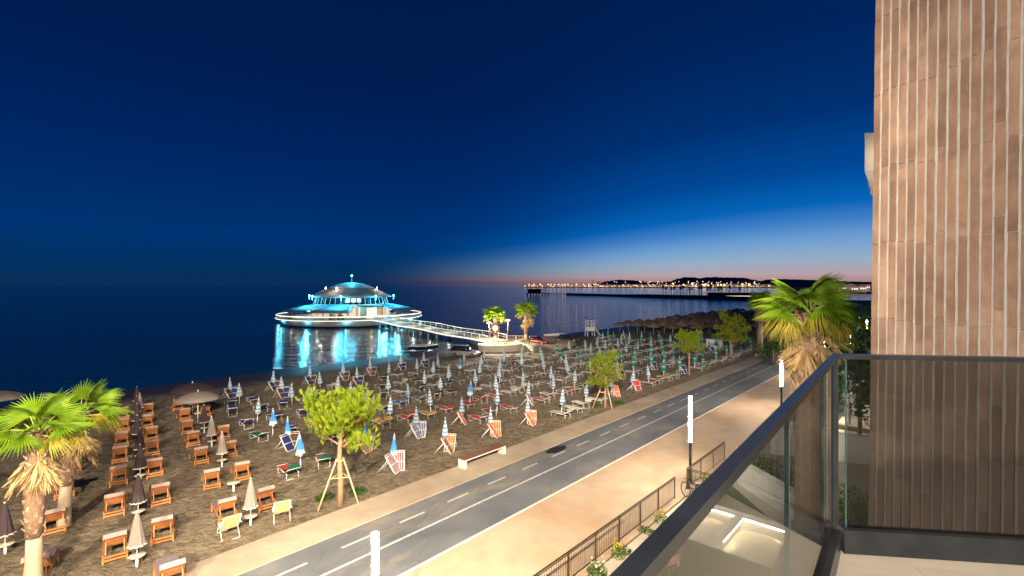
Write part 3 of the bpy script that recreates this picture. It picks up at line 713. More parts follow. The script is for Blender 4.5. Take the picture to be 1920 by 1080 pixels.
# two yellow folding chairs
M_YEL = mat('pale_yellow_sling', (.62, .53, .25), .85, var=.08, scale=8)
def yellow_chair(p, rz, label):
    t = thing('folding_chair', label, 'chair', p, COL_ROT + rz, 'pale yellow folding chairs')
    fr = MB()
    for sx in (-1, 1):
        fr.tube([(sx * .31, .62, .36), (sx * .31, -.2, .34), (sx * .31, -.72, .98)], .02, 8)
        fr.tube([(sx * .36, -.5, .6), (sx * .36, .25, .58)], .02, 8)
    obj('tube_frame', fr, WHITE_METAL, t)
    obj('leg', MB().tube([(-.31, -.1, .36), (-.31, -.5, 0), (.31, -.5, 0), (.31, -.1, .36)], .018, 8), WHITE_METAL, t)
    obj('leg', MB().tube([(-.31, .2, .36), (-.31, .5, 0), (.31, .5, 0), (.31, .2, .36)], .018, 8), WHITE_METAL, t)
    b = MB(); b.bar((0, -.2, .345), (0, -.70, .96), .6, .014); obj('back_fabric', b, M_YEL, t)
    b = MB(); b.bar((0, -.2, .345), (0, .6, .365), .6, .014); obj('seat_fabric', b, M_YEL, t)
    b = MB(); b.bar((0, -.60, .87), (0, -.72, 1.02), .64, .05); obj('headrest', b, M_YEL, t)
yellow_chair(G(428, 1003), .05, 'pale yellow folding chair left of the taupe parasol'); yellow_chair(G(528, 972), -.18, 'pale yellow folding chair right of the taupe parasol')

# dark field of thatched parasols beyond the green ones
th_me = MB().lathe([(0, 2.75), (.35, 2.55), (.9, 2.25), (1.45, 1.85), (1.5, 1.7), (1.2, 1.85), (0, 2.3)], 18, flute=lambda a, z: 1 + .05 * math.sin(7 * a + z * 9)).mesh('thatch', M_THATCH)
thp_me = MB().tube([(0, 0, 0), (0, 0, 2.3)], .06, 6).mesh('pole', PALE_WOOD)
for i in range(20):
    for j in range(9):
        s = 97 + i * 4.6 + random.uniform(-.5, .5); t = -55 + j * 4.3 + random.uniform(-.5, .5) + .0
        if t > -24 or (i > 15 and j % 2): continue
        o = thing('thatched_parasol', 'dark thatched straw parasol deep in the unlit field beyond the green parasols' if i > 3 else 'dark thatched parasol, %s from the sea in the %s unlit row' % (ORD[j + 1], ORD[i + 1]), 'parasol', W(s, t), random.uniform(0, 6), 'thatched parasols in the unlit field')
        link('thatch', th_me, o, scale=random.uniform(.9, 1.1)); link('pole', thp_me, o)

# ================================================================== TREES
def leaf_mat(name, cols, transl=.25, rough=.55, scale=1.6, rnd=.12):
    m = bpy.data.materials.new(name); m.use_nodes = True; nt = m.node_tree; b = nt.nodes['Principled BSDF']; out = nt.nodes['Material Output']
    vec = mapped(nt); nz = noise_node(nt, vec, scale, 4, .65)
    rp = N(nt, 'ShaderNodeValToRGB'); ramp_set(rp, [(p, (*c, 1)) for p, c in cols]); nt.links.new(nz.outputs['Fac'], rp.inputs[0])
    oi = N(nt, 'ShaderNodeObjectInfo'); hs = N(nt, 'ShaderNodeHueSaturation'); mr = N(nt, 'ShaderNodeMapRange'); mr.inputs['To Min'].default_value = 1 - rnd; mr.inputs['To Max'].default_value = 1 + rnd
    nt.links.new(oi.outputs['Random'], mr.inputs[0]); nt.links.new(mr.outputs[0], hs.inputs['Value']); nt.links.new(rp.outputs[0], hs.inputs['Color'])
    nt.links.new(hs.outputs[0], b.inputs['Base Color']); b.inputs['Roughness'].default_value = rough; b.inputs['Specular IOR Level'].default_value = .3
    tr = N(nt, 'ShaderNodeBsdfTranslucent'); ms = N(nt, 'ShaderNodeMixShader'); ms.inputs[0].default_value = transl
    nt.links.new(hs.outputs[0], tr.inputs[0]); nt.links.new(b.outputs[0], ms.inputs[1]); nt.links.new(tr.outputs[0], ms.inputs[2]); nt.links.new(ms.outputs[0], out.inputs[0])
    MATS[name] = m; return m
M_NEEDLE = leaf_mat('pine_needles', [(.28, (.07, .13, .008)), (.5, (.23, .32, .014)), (.72, (.38, .43, .02))], .3, scale=2.6)
M_DRYNEEDLE = leaf_mat('dry_pine_needles', [(.3, (.28, .11, .02)), (.7, (.36, .2, .03))], .3)
M_BARK = mat('pine_bark', (.34, .20, .11), .85, var=.3, scale=9, bump=.5, bscale=16, stretch=(1, 1, .4))
M_SHRUB = leaf_mat('shrub_leaves', [(.3, (.02, .06, .012)), (.7, (.06, .13, .02))], .2)
def needles(mb, c, ax, n, L, wd, axl=.32):
    """one bottle-brush shoot: needles radiating forward from a short upright axis"""
    ax = ax.normalized(); a = ax.orthogonal().normalized(); b = ax.cross(a)
    for q in range(n):
        f = q / n; an = q * 2.4 + random.uniform(-.4, .4); sp = random.uniform(.3, 1.0) * (1.1 - .7 * f)
        d = (ax + (a * math.cos(an) + b * math.sin(an)) * sp).normalized(); l = L * random.uniform(.75, 1.1) * (1 - .25 * f)
        st = c + ax * axl * f; w = d.cross(Vector((random.uniform(-1, 1), random.uniform(-1, 1), random.uniform(-1, 1)))).normalized() * wd
        n0 = len(mb.v); mb.v += [tuple(st - w), tuple(st + w), tuple(st + d * l)]; mb.face([n0, n0 + 1, n0 + 2])
def make_pine(seed, tufts):
    random.seed(seed)
    trunk = MB(); pts = [(0, 0, -.1), (.02, .01, 1.0), (-.03, .02, 2.2), (.03, -.02, 3.3), (0, 0, 4.2)]
    trunk.tube(pts, [.15, .125, .11, .085, .05], 10)
    fol = MB(); dry = MB(); tips = []
    limbs = []
    for i in range(17):
        z0 = random.uniform(2.0, 4.1); a = i * 2.4 + random.uniform(-.3, .3); L = random.uniform(1.2, 1.95) * (1 - .42 * max(0, z0 - 3.0))
        rise = random.uniform(.3, .85) + .22 * (z0 - 2.2)
        p0 = Vector((0, 0, z0)); p1 = p0 + Vector((math.cos(a) * L * .5, math.sin(a) * L * .5, rise * .32)); p2 = p0 + Vector((math.cos(a) * L, math.sin(a) * L, rise))
        m = MB().tube([p0, p1, p2], [.045, .03, .012], 6); limbs.append(m); tips += [(p1, .42), (p2, .5), (p2, .5), ((p1 + p2) / 2, .48)]
    tips += [(Vector((0, 0, 4.6)), .6), (Vector((.5, .3, 4.7)), .5), (Vector((-.5, -.2, 4.75)), .5), (Vector((0, .4, 4.4)), .6), (Vector((.1, -.5, 4.4)), .6)]
    for k in range(tufts):
        c, r = random.choice(tips)
        d = Vector((random.gauss(0, 1), random.gauss(0, 1), random.gauss(0, .8))).normalized() * r * random.random() ** .45
        p = c + d; up = Vector((d.x * 1.1, d.y * 1.1, .55 + d.z * .5 + random.uniform(-.1, .3)))
        if random.random() < .10 and p.z < 4.2: needles(dry, p - Vector((0, 0, .1)), Vector((d.x, d.y, .2)), 22, .18, .012, .2)
        else: needles(fol, p, up, 34, .19, .014, .16)
    return trunk.mesh('trunk', M_BARK), [l.mesh('limb', M_BARK) for l in limbs], fol.mesh('crown', M_NEEDLE), dry.mesh('dry_needles', M_DRYNEEDLE)
PINES = [make_pine(3, 1150), make_pine(11, 1000)]
random.seed(21)
def pine(k, p, sc, rz, label, stakes, sx=1.0):
    t = thing('pine_tree', label, 'tree', p, rz, 'young pines planted along the promenade edge'); t.scale = (sc * sx, sc * sx, sc)
    tr, li, fo, dr = PINES[k]; a = link('trunk', tr, t)
    for l in li: link('limb', l, a)
    c = link('crown', fo, t); link('dry_needles', dr, c)
    if stakes:
        q = thing('tree_stakes', stakes, 'tree stakes', p, rz + .6)
        for i in range(3):
            an = 2 * math.pi * i / 3 + .2; obj('stake', MB().tube([(1.05 * math.cos(an), 1.05 * math.sin(an), -.05), (.16 * math.cos(an), .16 * math.sin(an), 2.15)], .04, 8), PALE_WOOD, q)
        for i in range(3):
            a0 = 2 * math.pi * i / 3 + .2; a1 = 2 * math.pi * (i + 1) / 3 + .2; obj('brace', MB().bar((.45 * math.cos(a0), .45 * math.sin(a0), 1.3), (.45 * math.cos(a1), .45 * math.sin(a1), 1.3), .05, .035), PALE_WOOD, q)
        obj('tie', MB().lathe([(.2, 2.02), (.21, 2.06), (.2, 2.1)], 14), mat('jute_tie', (.4, .28, .12), .9), q)
pine(0, G(638, 945), 1.03, 1.0, 'large bright green young pine in front, held by three pale stakes', 'three pale wooden stakes braced round the large front pine')
pine(1, G(1135, 765), .86, 2.2, 'second young pine along the promenade, with stakes, left of the railing gap lamp', 'three pale wooden stakes braced round the second pine', .92)
pine(0, G(1292, 703), .97, 3.9, 'third young pine along the promenade with thin bare trunk', None, .86)
pine(1, G(1370, 678), 1.2, 5.2, 'fourth young pine along the promenade nearest the large right palm', None, .95)
# ground cover round the front pine
def leaf_cluster(n, r, h, sz, squash=1.0):
    mb = MB()
    for _ in range(n):
        a = random.uniform(0, 6.283); q = r * random.random() ** .5; z = h * random.random() * (1 - (q / r) ** 2 * .6)
        c = Vector((q * math.cos(a), q * math.sin(a) * squash, z)); d = Vector((random.gauss(0, 1), random.gauss(0, 1), random.uniform(.1, 1.3))).normalized()
        x = d.orthogonal().normalized() * sz * random.uniform(.5, 1); y = d.cross(x).normalized() * sz * random.uniform(.25, .45)
        n0 = len(mb.v); mb.v += [tuple(c - x), tuple(c + y), tuple(c + x), tuple(c - y)]; mb.face([n0, n0 + 1, n0 + 2, n0 + 3])
    return mb
for (x, y, r, lab) in ((610, 935, .45, 'low dark green plant left of the front pine trunk'), (672, 925, .42, 'low dark green plant right of the front pine trunk'), (1118, 762, .6, 'low green plant at the foot of the second pine'), (1160, 757, .45, 'small green plant right of the second pine')):
    tag(obj('ground_plant', leaf_cluster(420, r, .28, .07), M_SHRUB, loc=G(x, y)), lab, 'plant')

# ------------------------------------------------------------------ fan palms
M_PALMG = leaf_mat('palm_leaf_green', [(.25, (.11, .24, .014)), (.55, (.23, .38, .02)), (.8, (.36, .44, .03))], .35, .45, 2.2, .22)
M_PALMY = leaf_mat('palm_leaf_yellowing', [(.25, (.22, .24, .02)), (.6, (.40, .32, .04)), (.85, (.5, .33, .07))], .3, .5, 2.2, .2)
M_PALMD = leaf_mat('palm_leaf_dead', [(.3, (.4, .26, .11)), (.6, (.6, .43, .22)), (.85, (.7, .54, .3))], .2, .85, 3.0, .2)
M_BOOT = mat('palm_boot', (.40, .27, .17), .9, var=.35, scale=7, rnd=.3)
M_PTRUNK = mat('palm_trunk_smooth', (.44, .33, .22), .8, var=.18, scale=6, bump=.3, bscale=18, stretch=(1, 1, 4))
M_PTRUNKD = mat('palm_trunk_rough', (.22, .13, .08), .95, var=.3, scale=9, bump=.6, bscale=14)
def fan_leaf(m, span, pet, rad, droop, nseg=26, crumple=0.0, name='leaf', pm=None, lind=.42):
    mb = MB()
    mb.tube([(0, 0, 0), (pet * .5, 0, .02), (pet, 0, -.02)], [.028, .02, .014], 5, mi=1)
    for i in range(nseg):
        a0 = -span + 2 * span * i / nseg; a1 = -span + 2 * span * (i + 1) / nseg; am = (a0 + a1) / 2
        l = rad * (1 - .18 * abs(am / span)) * random.uniform(.88, 1.06); ri = l * .58
        def P(a, r, h=0):
            cz = -lind * r - droop * (r / rad) ** 2.0 * rad + h + crumple * random.uniform(-.1, .1)
            rr = r * (.94 - .25 * droop * (r / rad))
            return (pet + rr * math.cos(a) + crumple * random.uniform(-.05, .05), rr * math.sin(a) + crumple * random.uniform(-.05, .05), cz)
        hub = (pet - .02, 0, -.02); f = .025 * (1 if i % 2 else -1)
        n0 = len(mb.v); mb.v += [hub, P(a0, ri * .5, -.015), P(am, ri * .55, .022), P(a1, ri * .5, -.015), P(a0 * .97 + am * .03, ri, -.02), P(am, ri, .022), P(a1 * .97 + am * .03, ri, -.02), P(am + random.uniform(-.03, .03), l, -.1 * rad * droop - random.uniform(0, .06))]
        mb.face([n0, n0 + 1, n0 + 2]); mb.face([n0, n0 + 2, n0 + 3]); mb.face([n0 + 1, n0 + 4, n0 + 5, n0 + 2]); mb.face([n0 + 2, n0 + 5, n0 + 6, n0 + 3])
        mb.face([n0 + 4, n0 + 7, n0 + 5]); mb.face([n0 + 5, n0 + 7, n0 + 6])
    return mb.mesh(name, m, pm or m)
M_PET = mat('palm_petiole', (.34, .33, .10), .6, var=.2)
green_l = [fan_leaf(M_PALMG, R(120), .62, .95, .05 + .12 * k, 30, pm=M_PET) for k in range(3)]
yel_l = [fan_leaf(M_PALMY, R(95), .66, .84, .55 + .15 * k, crumple=.4, pm=M_PET) for k in range(2)]
dead_l = [fan_leaf(M_PALMD, R(48), .6, 1.05, .08 - .12 * k, 22, crumple=.7, name='dead_leaf', lind=-.08) for k in range(3)]
boot_me = MB().box((0, 0, 0), (.16, .05, .26), taper=.55).mesh('leaf_base', M_BOOT)
def fan_palm(p, h, r, label, boots_from, sc=1.0, ng=26, ny=8, nd=16, lean=(0, 0), nb=90, taper_low=1.0, boots=True, group=None, dead_el=(-89, -66)):
    """p = foot, h = height of the crown's heart, r = trunk radius (smooth part)"""
    t = thing('fan_palm', label, 'palm tree', p, random.uniform(0, 6) * 0, group)
    lx, ly = lean
    def ax(z): k = z / h; return Vector((lx * k * k, ly * k * k, z))
    zs = [-.2 + (boots_from + .2) * i / 4 for i in range(5)]
    obj('trunk', MB().tube([ax(max(0, z)) - Vector((0, 0, .2 if z < 0 else 0)) for z in zs], [r * (1.25 - .25 * i / 4) * taper_low for i in range(5)], 18), M_PTRUNK, t)
    rb = r * 1.22
    zs = [boots_from + (h - boots_from) * i / 5 for i in range(6)]
    up = obj('upper_trunk', MB().tube([ax(z) for z in zs], [rb * k for k in (.95, 1.05, 1.08, 1.05, 1.0, .75)], 16), M_PTRUNKD, t)
    if boots:
        for k in range(nb):
            z = boots_from + (h - boots_from) * (k + .5) / nb; a = k * 2.39996 + random.uniform(-.15, .15); c = ax(z)
            rr = rb * (1.02 + .06 * math.sin(3 * z)); tilt = random.uniform(.25, .65)
            o = link('leaf_base', boot_me, up, loc=c + Vector((rr * math.cos(a), rr * math.sin(a), 0)), rot=(-tilt, random.uniform(-.5, .5), a - math.pi / 2), scale=(r * 3.6, r * 3.2, r * 3.4 * random.uniform(.7, 1.3)))
    top = ax(h)
    def put(me, a, el, s, z=0.0, nm='leaf'):
        q = Matrix.Rotation(a, 4, 'Z') @ Matrix.Rotation(-el, 4, 'Y') @ Matrix.Rotation(random.uniform(-.35, .35), 4, 'X')
        o = link(nm, me, t); o.matrix_local = Matrix.Translation(top + Vector((.1 * math.cos(a), .1 * math.sin(a), z))) @ q @ Matrix.Scale(s, 4)
    for i in range(ng):
        f = i / max(1, ng - 1); put(random.choice(green_l), i * 2.39996 + random.uniform(-.2, .2), R(84 - 82 * f ** .8) + random.uniform(-.12, .12), sc * random.uniform(.88, 1.08), .05 * (1 - f))
    for i in range(ny): put(random.choice(yel_l), i * 2.39996 + 1 + random.uniform(-.3, .3), R(random.uniform(-12, 18)), sc * random.uniform(.9, 1.05), -.12)
    for i in range(nd):
        put(random.choice(dead_l), i * 2.39996 + .5 + random.uniform(-.3, .3), R(random.uniform(*dead_el)), sc * random.uniform(.8, 1.08), -.2 - random.random() * .55 * sc, 'dead_leaf')
    return t
random.seed(5)
pgrp = 'fan palms'
fan_palm(GZ(63, 1118, -.15), 5.35, .20, 'nearest fan palm at the bottom left with bright green fans and a pale shaved trunk', 1.95, 1.0, 13, 4, 12, (.12, .0), 80, group=pgrp)
fan_palm(G(120, 985), 4.75, .21, 'fan palm behind the nearest left one, with a dark dry skirt and pale trunk', 1.75, 1.02, 13, 4, 12, (.75, 0), 80, group=pgrp)
fan_palm(Vector((9.25, 15.0, 0)), 9.15, .33, 'large fan palm with hanging dead fronds beside the balcony corner', 6.4, 1.0, 20, 12, 13, (.0, .0), 150, group=pgrp, dead_el=(-76, -38))
fan_palm(G(1425, 663), 7.6, .33, 'slim palm standing behind the large palm at the end of the beach', 4.5, 1.5, 20, 8, 18, (.3, 0), 40, boots=False, group=pgrp)

# ================================================================== BENCHES
def bench(s, t, L, label):
    o = thing('bench', label, 'bench', W(s, t, .03), math.atan2(U.y, U.x))
    for x in (-L / 2 + .09, L / 2 - .09): obj('leg', MB().box((x, 0, .2), (.18, .5, .4)), CONCRETE_WHITE, o)
    obj('seat_base', MB().box((0, 0, .425), (L, .52, .05)), CONCRETE_WHITE, o)
    for i in range(3): obj('slat', MB().box((0, -.165 + .165 * i, .468), (L - .06, .125, .036)), BENCH_WOOD, o)
bench(19.2, -19.62, 3.3, 'long white concrete bench with dark wooden slats beside the front parasols')
bench(74.6, -19.7, 3.6, 'far white bench at the end of the promenade strip near the large palm')

# ================================================================== RAILINGS, PLANTS AND GARDEN BELOW
M_RAIL = mat('bronze_railing', (.11, .085, .06), .4, .7, var=.2, scale=8)
bal_me = MB().bar((0, 0, .1), (0, 0, .93), .014).mesh('baluster', M_RAIL)
def railing(p0, p1, label):
    p0 = Vector(p0); p1 = Vector(p1); L = (p1 - p0).length; d = (p1 - p0) / L; rz = math.atan2(d.y, d.x)
    o = thing('metal_railing', label, 'railing', p0, rz)
    obj('handrail', MB().box((L / 2, 0, 1.02), (L, .05, .035)), M_RAIL, o); obj('top_bar', MB().box((L / 2, 0, .94), (L, .025, .03)), M_RAIL, o); obj('bottom_bar', MB().box((L / 2, 0, .09), (L, .025, .03)), M_RAIL, o)
    n = max(1, round(L / 1.7))
    for i in range(n + 1): obj('post', MB().box((L * i / n, 0, .5), (.045, .045, 1.0)), M_RAIL, o)
    n = int(L / .125)
    for i in range(n): link('baluster', bal_me, o, loc=((i + .5) * L / n, 0, 0))
railing(W(3.0, -9.45, .0), W(21.8, -9.45, 0), 'long bronze metal railing along the promenade paving in front of the balcony')
railing(W(23.25, -9.45, 0), W(28.6, -9.45, 0), 'short bronze metal railing beyond the lamp post gap')
railing(W(23.25, -9.38, 0), W(23.25, -7.6, 0), 'bronze railing return turning in from the gap')
M_TERR = surf_mat('terrace_stone', paving_nodes((.6, .52, .4), (.5, .42, .32), .5))
M_LAWN = mat('artificial_turf', (.085, .095, .03), .95, var=.25, scale=30, bump=.5, bscale=90)
M_WALLW = mat('white_render', (.72, .67, .58), .8, var=.08, scale=2, bump=.1, bscale=30)
M_LED = mat('led_strip', (.9, .9, .9), .5, emit=(1, .84, .58), estr=150, sample='FRONT')
strip('terrace', M_TERR, 4, 40, -9.1, 3, -.3, .0)
mb = MB(); sheet(mb, 5, 18.7, -8.5, -4.2, .012); tag(st_object('lawn', mb, M_LAWN), kind='structure')
mb = MB(); mb.poly([(21.6, -8.4, .012), (25.4, -8.2, .012), (21.8, -4.8, .012)]); tag(st_object('lawn_wedge', mb, M_LAWN), kind='structure')
def low_wall(s0, t0, s1, t1, h, w, label, led=0):
    a = W(s0, t0, 0); b = W(s1, t1, 0); d = (b - a); L = d.length; rz = math.atan2(d.y, d.x)
    o = thing('low_wall', label, 'wall', a, rz)
    obj('wall_body', MB().box((L / 2, 0, h / 2 - .05), (L, w, h + .1)), M_WALLW, o); obj('coping', MB().box((L / 2, 0, h + .03), (L + .06, w + .1, .06)), M_WALLW, o)
    if led: obj('light_strip', MB().box((L / 2, led * (w / 2 + .02), h - .035), (L - .1, .022, .022)), M_LED, o)
low_wall(21.2, -8.3, 21.2, -3.9, .42, .3, 'low white wall with glowing light strip across the garden terrace', -1)
low_wall(18.8, -6.4, 21.0, -6.4, .35, .25, 'short white step wall with bright light strip in the garden', -1)
low_wall(17.6, -4.0, 20.95, -4.0, .35, .25, 'white step wall with bright light strip nearest the balcony', -1)
low_wall(25.7, -7.7, 22.4, -3.6, 1.1, .35, 'taller pale diagonal garden wall beyond the lawn wedge')
def hedge(s0, t0, s1, t1, h, w, label, n=1600):
    a = W(s0, t0, 0); b = W(s1, t1, 0); d = b - a; L = d.length; mb = MB()
    for _ in range(n):
        c = Vector((random.uniform(0, L), random.uniform(-w / 2, w / 2), random.uniform(0, h) * random.uniform(.85, 1.0)))
        q = Vector((random.gauss(0, 1), random.gauss(0, 1), random.uniform(.1, 1.2))).normalized(); x = q.orthogonal().normalized() * random.uniform(.05, .1); y = q.cross(x) * .5
        n0 = len(mb.v); mb.v += [tuple(c - x), tuple(c + y), tuple(c + x), tuple(c - y)]; mb.face([n0, n0 + 1, n0 + 2, n0 + 3])
    tag(obj('hedge', mb, M_SHRUB, loc=a, rot=(0, 0, math.atan2(d.y, d.x))), label, 'hedge')
hedge(24.6, -3.6, 28.5, -8.2, 1.0, 1.2, 'dark green hedge behind the diagonal garden wall')
# flowering plants just inside the railing
M_FLOW = {'yellow': mat('yellow_petals', (.75, .5, .04), .7), 'white': mat('white_petals', (.8, .76, .68), .7), 'pink': mat('pink_petals', (.62, .25, .24), .7)}
M_BRIGHTLEAF = leaf_mat('bright_leaves', [(.3, (.05, .13, .02)), (.7, (.2, .26, .03))], .3)
def flower_plant(p, r, h, col, label, n=260, nf=26):
    o = thing('flowering_plant', label, 'plant', p)
    obj('foliage', leaf_cluster(n, r, h, .06), M_BRIGHTLEAF, o)
    mb = MB()
    for _ in range(nf):
        a = random.uniform(0, 6.28); q = r * random.random() ** .5; mb.sphere((q * math.cos(a), q * math.sin(a), h * random.uniform(.6, 1.08)), random.uniform(.018, .034), 5, 3)
    b = obj('blossom', mb, M_FLOW[col], o); b['kind'] = 'stuff'
for s, t, r, h, c, lab in ((12.6, -8.95, .35, .5, 'white', 'leafy plant with white flowers at the lower end of the long railing'), (14.3, -8.95, .4, .65, 'white', 'bushy plant with white flowers against the middle of the long railing'), (15.7, -8.95, .32, .8, 'yellow', 'tall green plant with few yellow flowers along the long railing'),
                            (19.2, -8.9, .36, .7, 'yellow', 'yellow flowering plant near the upper end of the long railing'), (24.3, -8.9, .28, .95, 'yellow', 'yellow flowering plant behind the short railing at the lamp'), (29.3, -9.0, .3, .8, 'yellow', 'yellow flowering plant at the far end of the short railing'), (41.6, -9.1, .35, .7, 'yellow', 'yellow flowering plant at the foot of the lamp left of the palm')):
    flower_plant(W(s, t, 0), r * .8, h * .72, c, lab, 240, 16)
flower_plant(GZ(1262, 1085, .3), .22, .75, 'pink', 'pink flowering shrub below the balcony glass', 90, 90)
for i in range(6): tag(obj('ground_plant', leaf_cluster(200, .4, .3, .06, .5), M_SHRUB, loc=W(8.5 + i * 1.9, -8.95, 0), rot=(0, 0, PATH_ROT)), 'low green plant inside the long railing, %s from its lower end' % ORD[i + 1], 'plant', 'low plants inside the long railing')

# ================================================================== STONE FIN WALL
def fin_wall():
    wdir = Vector((-.2075, .978, 0)).normalized(); out_n = Vector((-wdir.y, wdir.x, 0))       # face normal towards the camera side (left)
    far = Vector((.744 * 8.0, 8.0, 0)); L = 4.2
    o = thing('stone_fin_wall', 'tall wall of narrow brown stone strips with pale grey joints at the right', 'wall', far, 0)
    # local frame: X = towards the camera along the face, Y = out of the face, Z up (leaning out slightly with height)
    M = Matrix((( -wdir.x, out_n.x, 0, 0), (-wdir.y, out_n.y, 0, 0), (0, 0, 1, 0), (0, 0, 0, 1)))
    lean = Matrix.Identity(4); lean[1][2] = 0.0
    o.matrix_world = Matrix.Translation(far + Vector((.155, 0, 0)) * -0.55) @ M @ Matrix.Rotation(R(.95), 4, 'X')
    mort = mat('grey_mortar', (.38, .365, .35), .9, var=.15, scale=6, bump=.25, bscale=40)
    def stone(nt, b):
        tc = N(nt, 'ShaderNodeTexCoord'); oi = N(nt, 'ShaderNodeObjectInfo')
        ad = N(nt, 'ShaderNodeVectorMath', operation='ADD'); nt.links.new(tc.outputs['Object'], ad.inputs[0]); nt.links.new(oi.outputs['Location'], ad.inputs[1])
        a = noise_node(nt, ad.outputs[0], 1.5, 7, .62, .6); f = noise_node(nt, ad.outputs[0], 34, 4, .7)
        mp = N(nt, 'ShaderNodeMapping'); mp.inputs['Scale'].default_value = (9, 9, .7); nt.links.new(ad.outputs[0], mp.inputs[0]); g = noise_node(nt, mp.outputs[0], 1.5, 4, .6)
        r1 = N(nt, 'ShaderNodeValToRGB'); ramp_set(r1, [(.25, (.15, .088, .06, 1)), (.47, (.24, .152, .105, 1)), (.64, (.31, .212, .152, 1)), (.8, (.39, .30, .235, 1))]); nt.links.new(a.outputs['Fac'], r1.inputs[0])
        mx = N(nt, 'ShaderNodeMixRGB', blend_type='MULTIPLY'); mx.inputs[0].default_value = .45; r2 = N(nt, 'ShaderNodeValToRGB'); ramp_set(r2, [(.3, (.6, .58, .56, 1)), (.7, (1.1, 1.1, 1.1, 1))]); nt.links.new(g.outputs['Fac'], r2.inputs[0])
        nt.links.new(r1.outputs[0], mx.inputs[1]); nt.links.new(r2.outputs[0], mx.inputs[2])
        hs = N(nt, 'ShaderNodeHueSaturation'); mr = N(nt, 'ShaderNodeMapRange'); mr.inputs['To Min'].default_value = .80; mr.inputs['To Max'].default_value = 1.2
        nt.links.new(oi.outputs['Random'], mr.inputs[0]); nt.links.new(mr.outputs[0], hs.inputs['Value']); nt.links.new(mx.outputs[0], hs.inputs['Color']); nt.links.new(hs.outputs[0], b.inputs['Base Color'])
        b.inputs['Roughness'].default_value = .7
        bp = N(nt, 'ShaderNodeBump'); bp.inputs['Strength'].default_value = .3; bp.inputs['Distance'].default_value = .01; nt.links.new(f.outputs['Fac'], bp.inputs['Height']); nt.links.new(bp.outputs[0], b.inputs['Normal'])
    ms = surf_mat('brown_stone_strip', stone)
    obj('core', MB().box((L / 2, -.3, 9.5), (L, .6, 19.4)), mort, o)
    pitch, wd = .143, .104; LEN = 1.24
    meshes = []
    for k in range(7):
        m = MB(); x0 = -wd / 2 + random.uniform(-.004, .004); x1 = wd / 2 + random.uniform(-.004, .004); jit = [random.uniform(-.004, .004) for _ in range(8)]
        n = 6; h = LEN - .010
        for i in range(n + 1):                                  # hand-cut edges: slightly wavy, chamfered
            z = -h / 2 + h * i / n; e0 = random.uniform(-.004, .004); e1 = random.uniform(-.004, .004)
            m.v += [(x0 + e0, 0, z), (x0 + e0 + .004, .013, z), (x1 + e1 - .004, .013, z), (x1 + e1, 0, z)]
        for i in range(n):
            b = i * 4
            for q in range(3): m.face([b + q, b + 4 + q, b + 5 + q, b + 1 + q])
        m.face([0, 1, 2, 3]); m.face([n * 4 + 3, n * 4 + 2, n * 4 + 1, n * 4]); meshes.append(m.mesh('stone_strip', ms))
    for c in range(20):
        off = .05 * math.sin(c * .7) + random.uniform(-.03, .03) + (.2 if c in (7, 12) else 0)
        for r in range(13):
            z = 2.6 + off + r * LEN
            link('stone_strip', random.choice(meshes), o, loc=(.055 + pitch * c, random.uniform(.0, .004), z), rot=(0, 0, random.uniform(-.012, .012)))
fin_wall()
# wing of the hotel hidden behind the fin, with one white parapet showing
hw = thing('hotel_wing', 'white balcony parapet of the hotel wing peeping out behind the stone wall', 'building', Vector((15.4, 18.5, 0)))
obj('wall_block', MB().box((1.7, 1.0, 9.5), (2.6, 1.9, 19)), M_WALLW, hw)
mb = MB(); pq = [(-.70, 1.5), (.36, 1.5), (.36, 2.6), (.2, 2.6)]; mb.prism(pq, 14.75, 16.35); n = len(mb.v)
mb.v += [(x, y, 14.74) for x, y in pq] + [(-.36, 1.55, 13.95), (.36, 1.55, 13.95), (.36, 2.5, 13.95), (.3, 2.5, 13.95)]
for q in ((0, 1, 5, 4), (1, 2, 6, 5), (2, 3, 7, 6), (3, 0, 4, 7), (4, 5, 6, 7)): mb.face([n + i for i in q])
obj('balcony_parapet', mb, M_WALLW, hw)

# ================================================================== BALCONY
M_FLOOR = mat('beige_floor_stone', (.37, .335, .28), .45, var=.1, scale=2.5, bump=.08, bscale=20)
M_GLASS = glass_mat('balcony_glass', (.67, .695, .70), 0.0, 1.0)
M_SMOKE = glass_mat('smoked_glass', (.50, .52, .53), 0.0, 1.0)
M_GEDGE = mat('glass_edge', (.04, .10, .105), .15, spec=.6)
ZF = 8.52; CX, CY = 1.8, 2.69
LD = Vector((-.629, -.777, 0)).normalized(); ED = Vector((.992, -.126, 0)).normalized(); K = Vector((CX, CY, 0))
LO = Vector((LD.y, -LD.x, 0))                                 # outward of the left rail
if LO.dot(Vector((-1, 1, 0))) < 0: LO = -LO
EO = Vector((.126, .992, 0)).normalized()
bal = thing('balcony', 'pale stone balcony floor in the bottom right corner', 'balcony', (0, 0, 0))
corners = [K, K + LD * 5.2, K + LD * 5.2 + V * 2.4, K + ED * 3.1]
out = [K + (LO + EO) * .16, K + LD * 5.2 + LO * .14, corners[2], K + ED * 3.1 + EO * .14]
obj('slab', MB().prism([(p.x, p.y) for p in out], ZF - .30, ZF - .022), M_WALLW, bal)
tile_me_i = 0
xv = ED; yv = EO
for i in range(7):
    for j in range(7):
        c = K + xv * (.33 + .6 * i - .9) - yv * (.42 + .6 * j); q = c - K
        if q.dot(LO) > -.42: continue
        obj('floor_tile', MB().box((0, 0, 0), (.592, .592, .02)), M_FLOOR, bal, loc=(c.x, c.y, ZF - .011), rot=(0, 0, math.atan2(xv.y, xv.x)))
obj('floor_bed', MB().prism([(p.x, p.y) for p in (K - ED * .0, K + LD * 5.1, corners[2], K + ED * 3.05)], ZF - .0215, ZF - .006), M_FLOOR, bal)
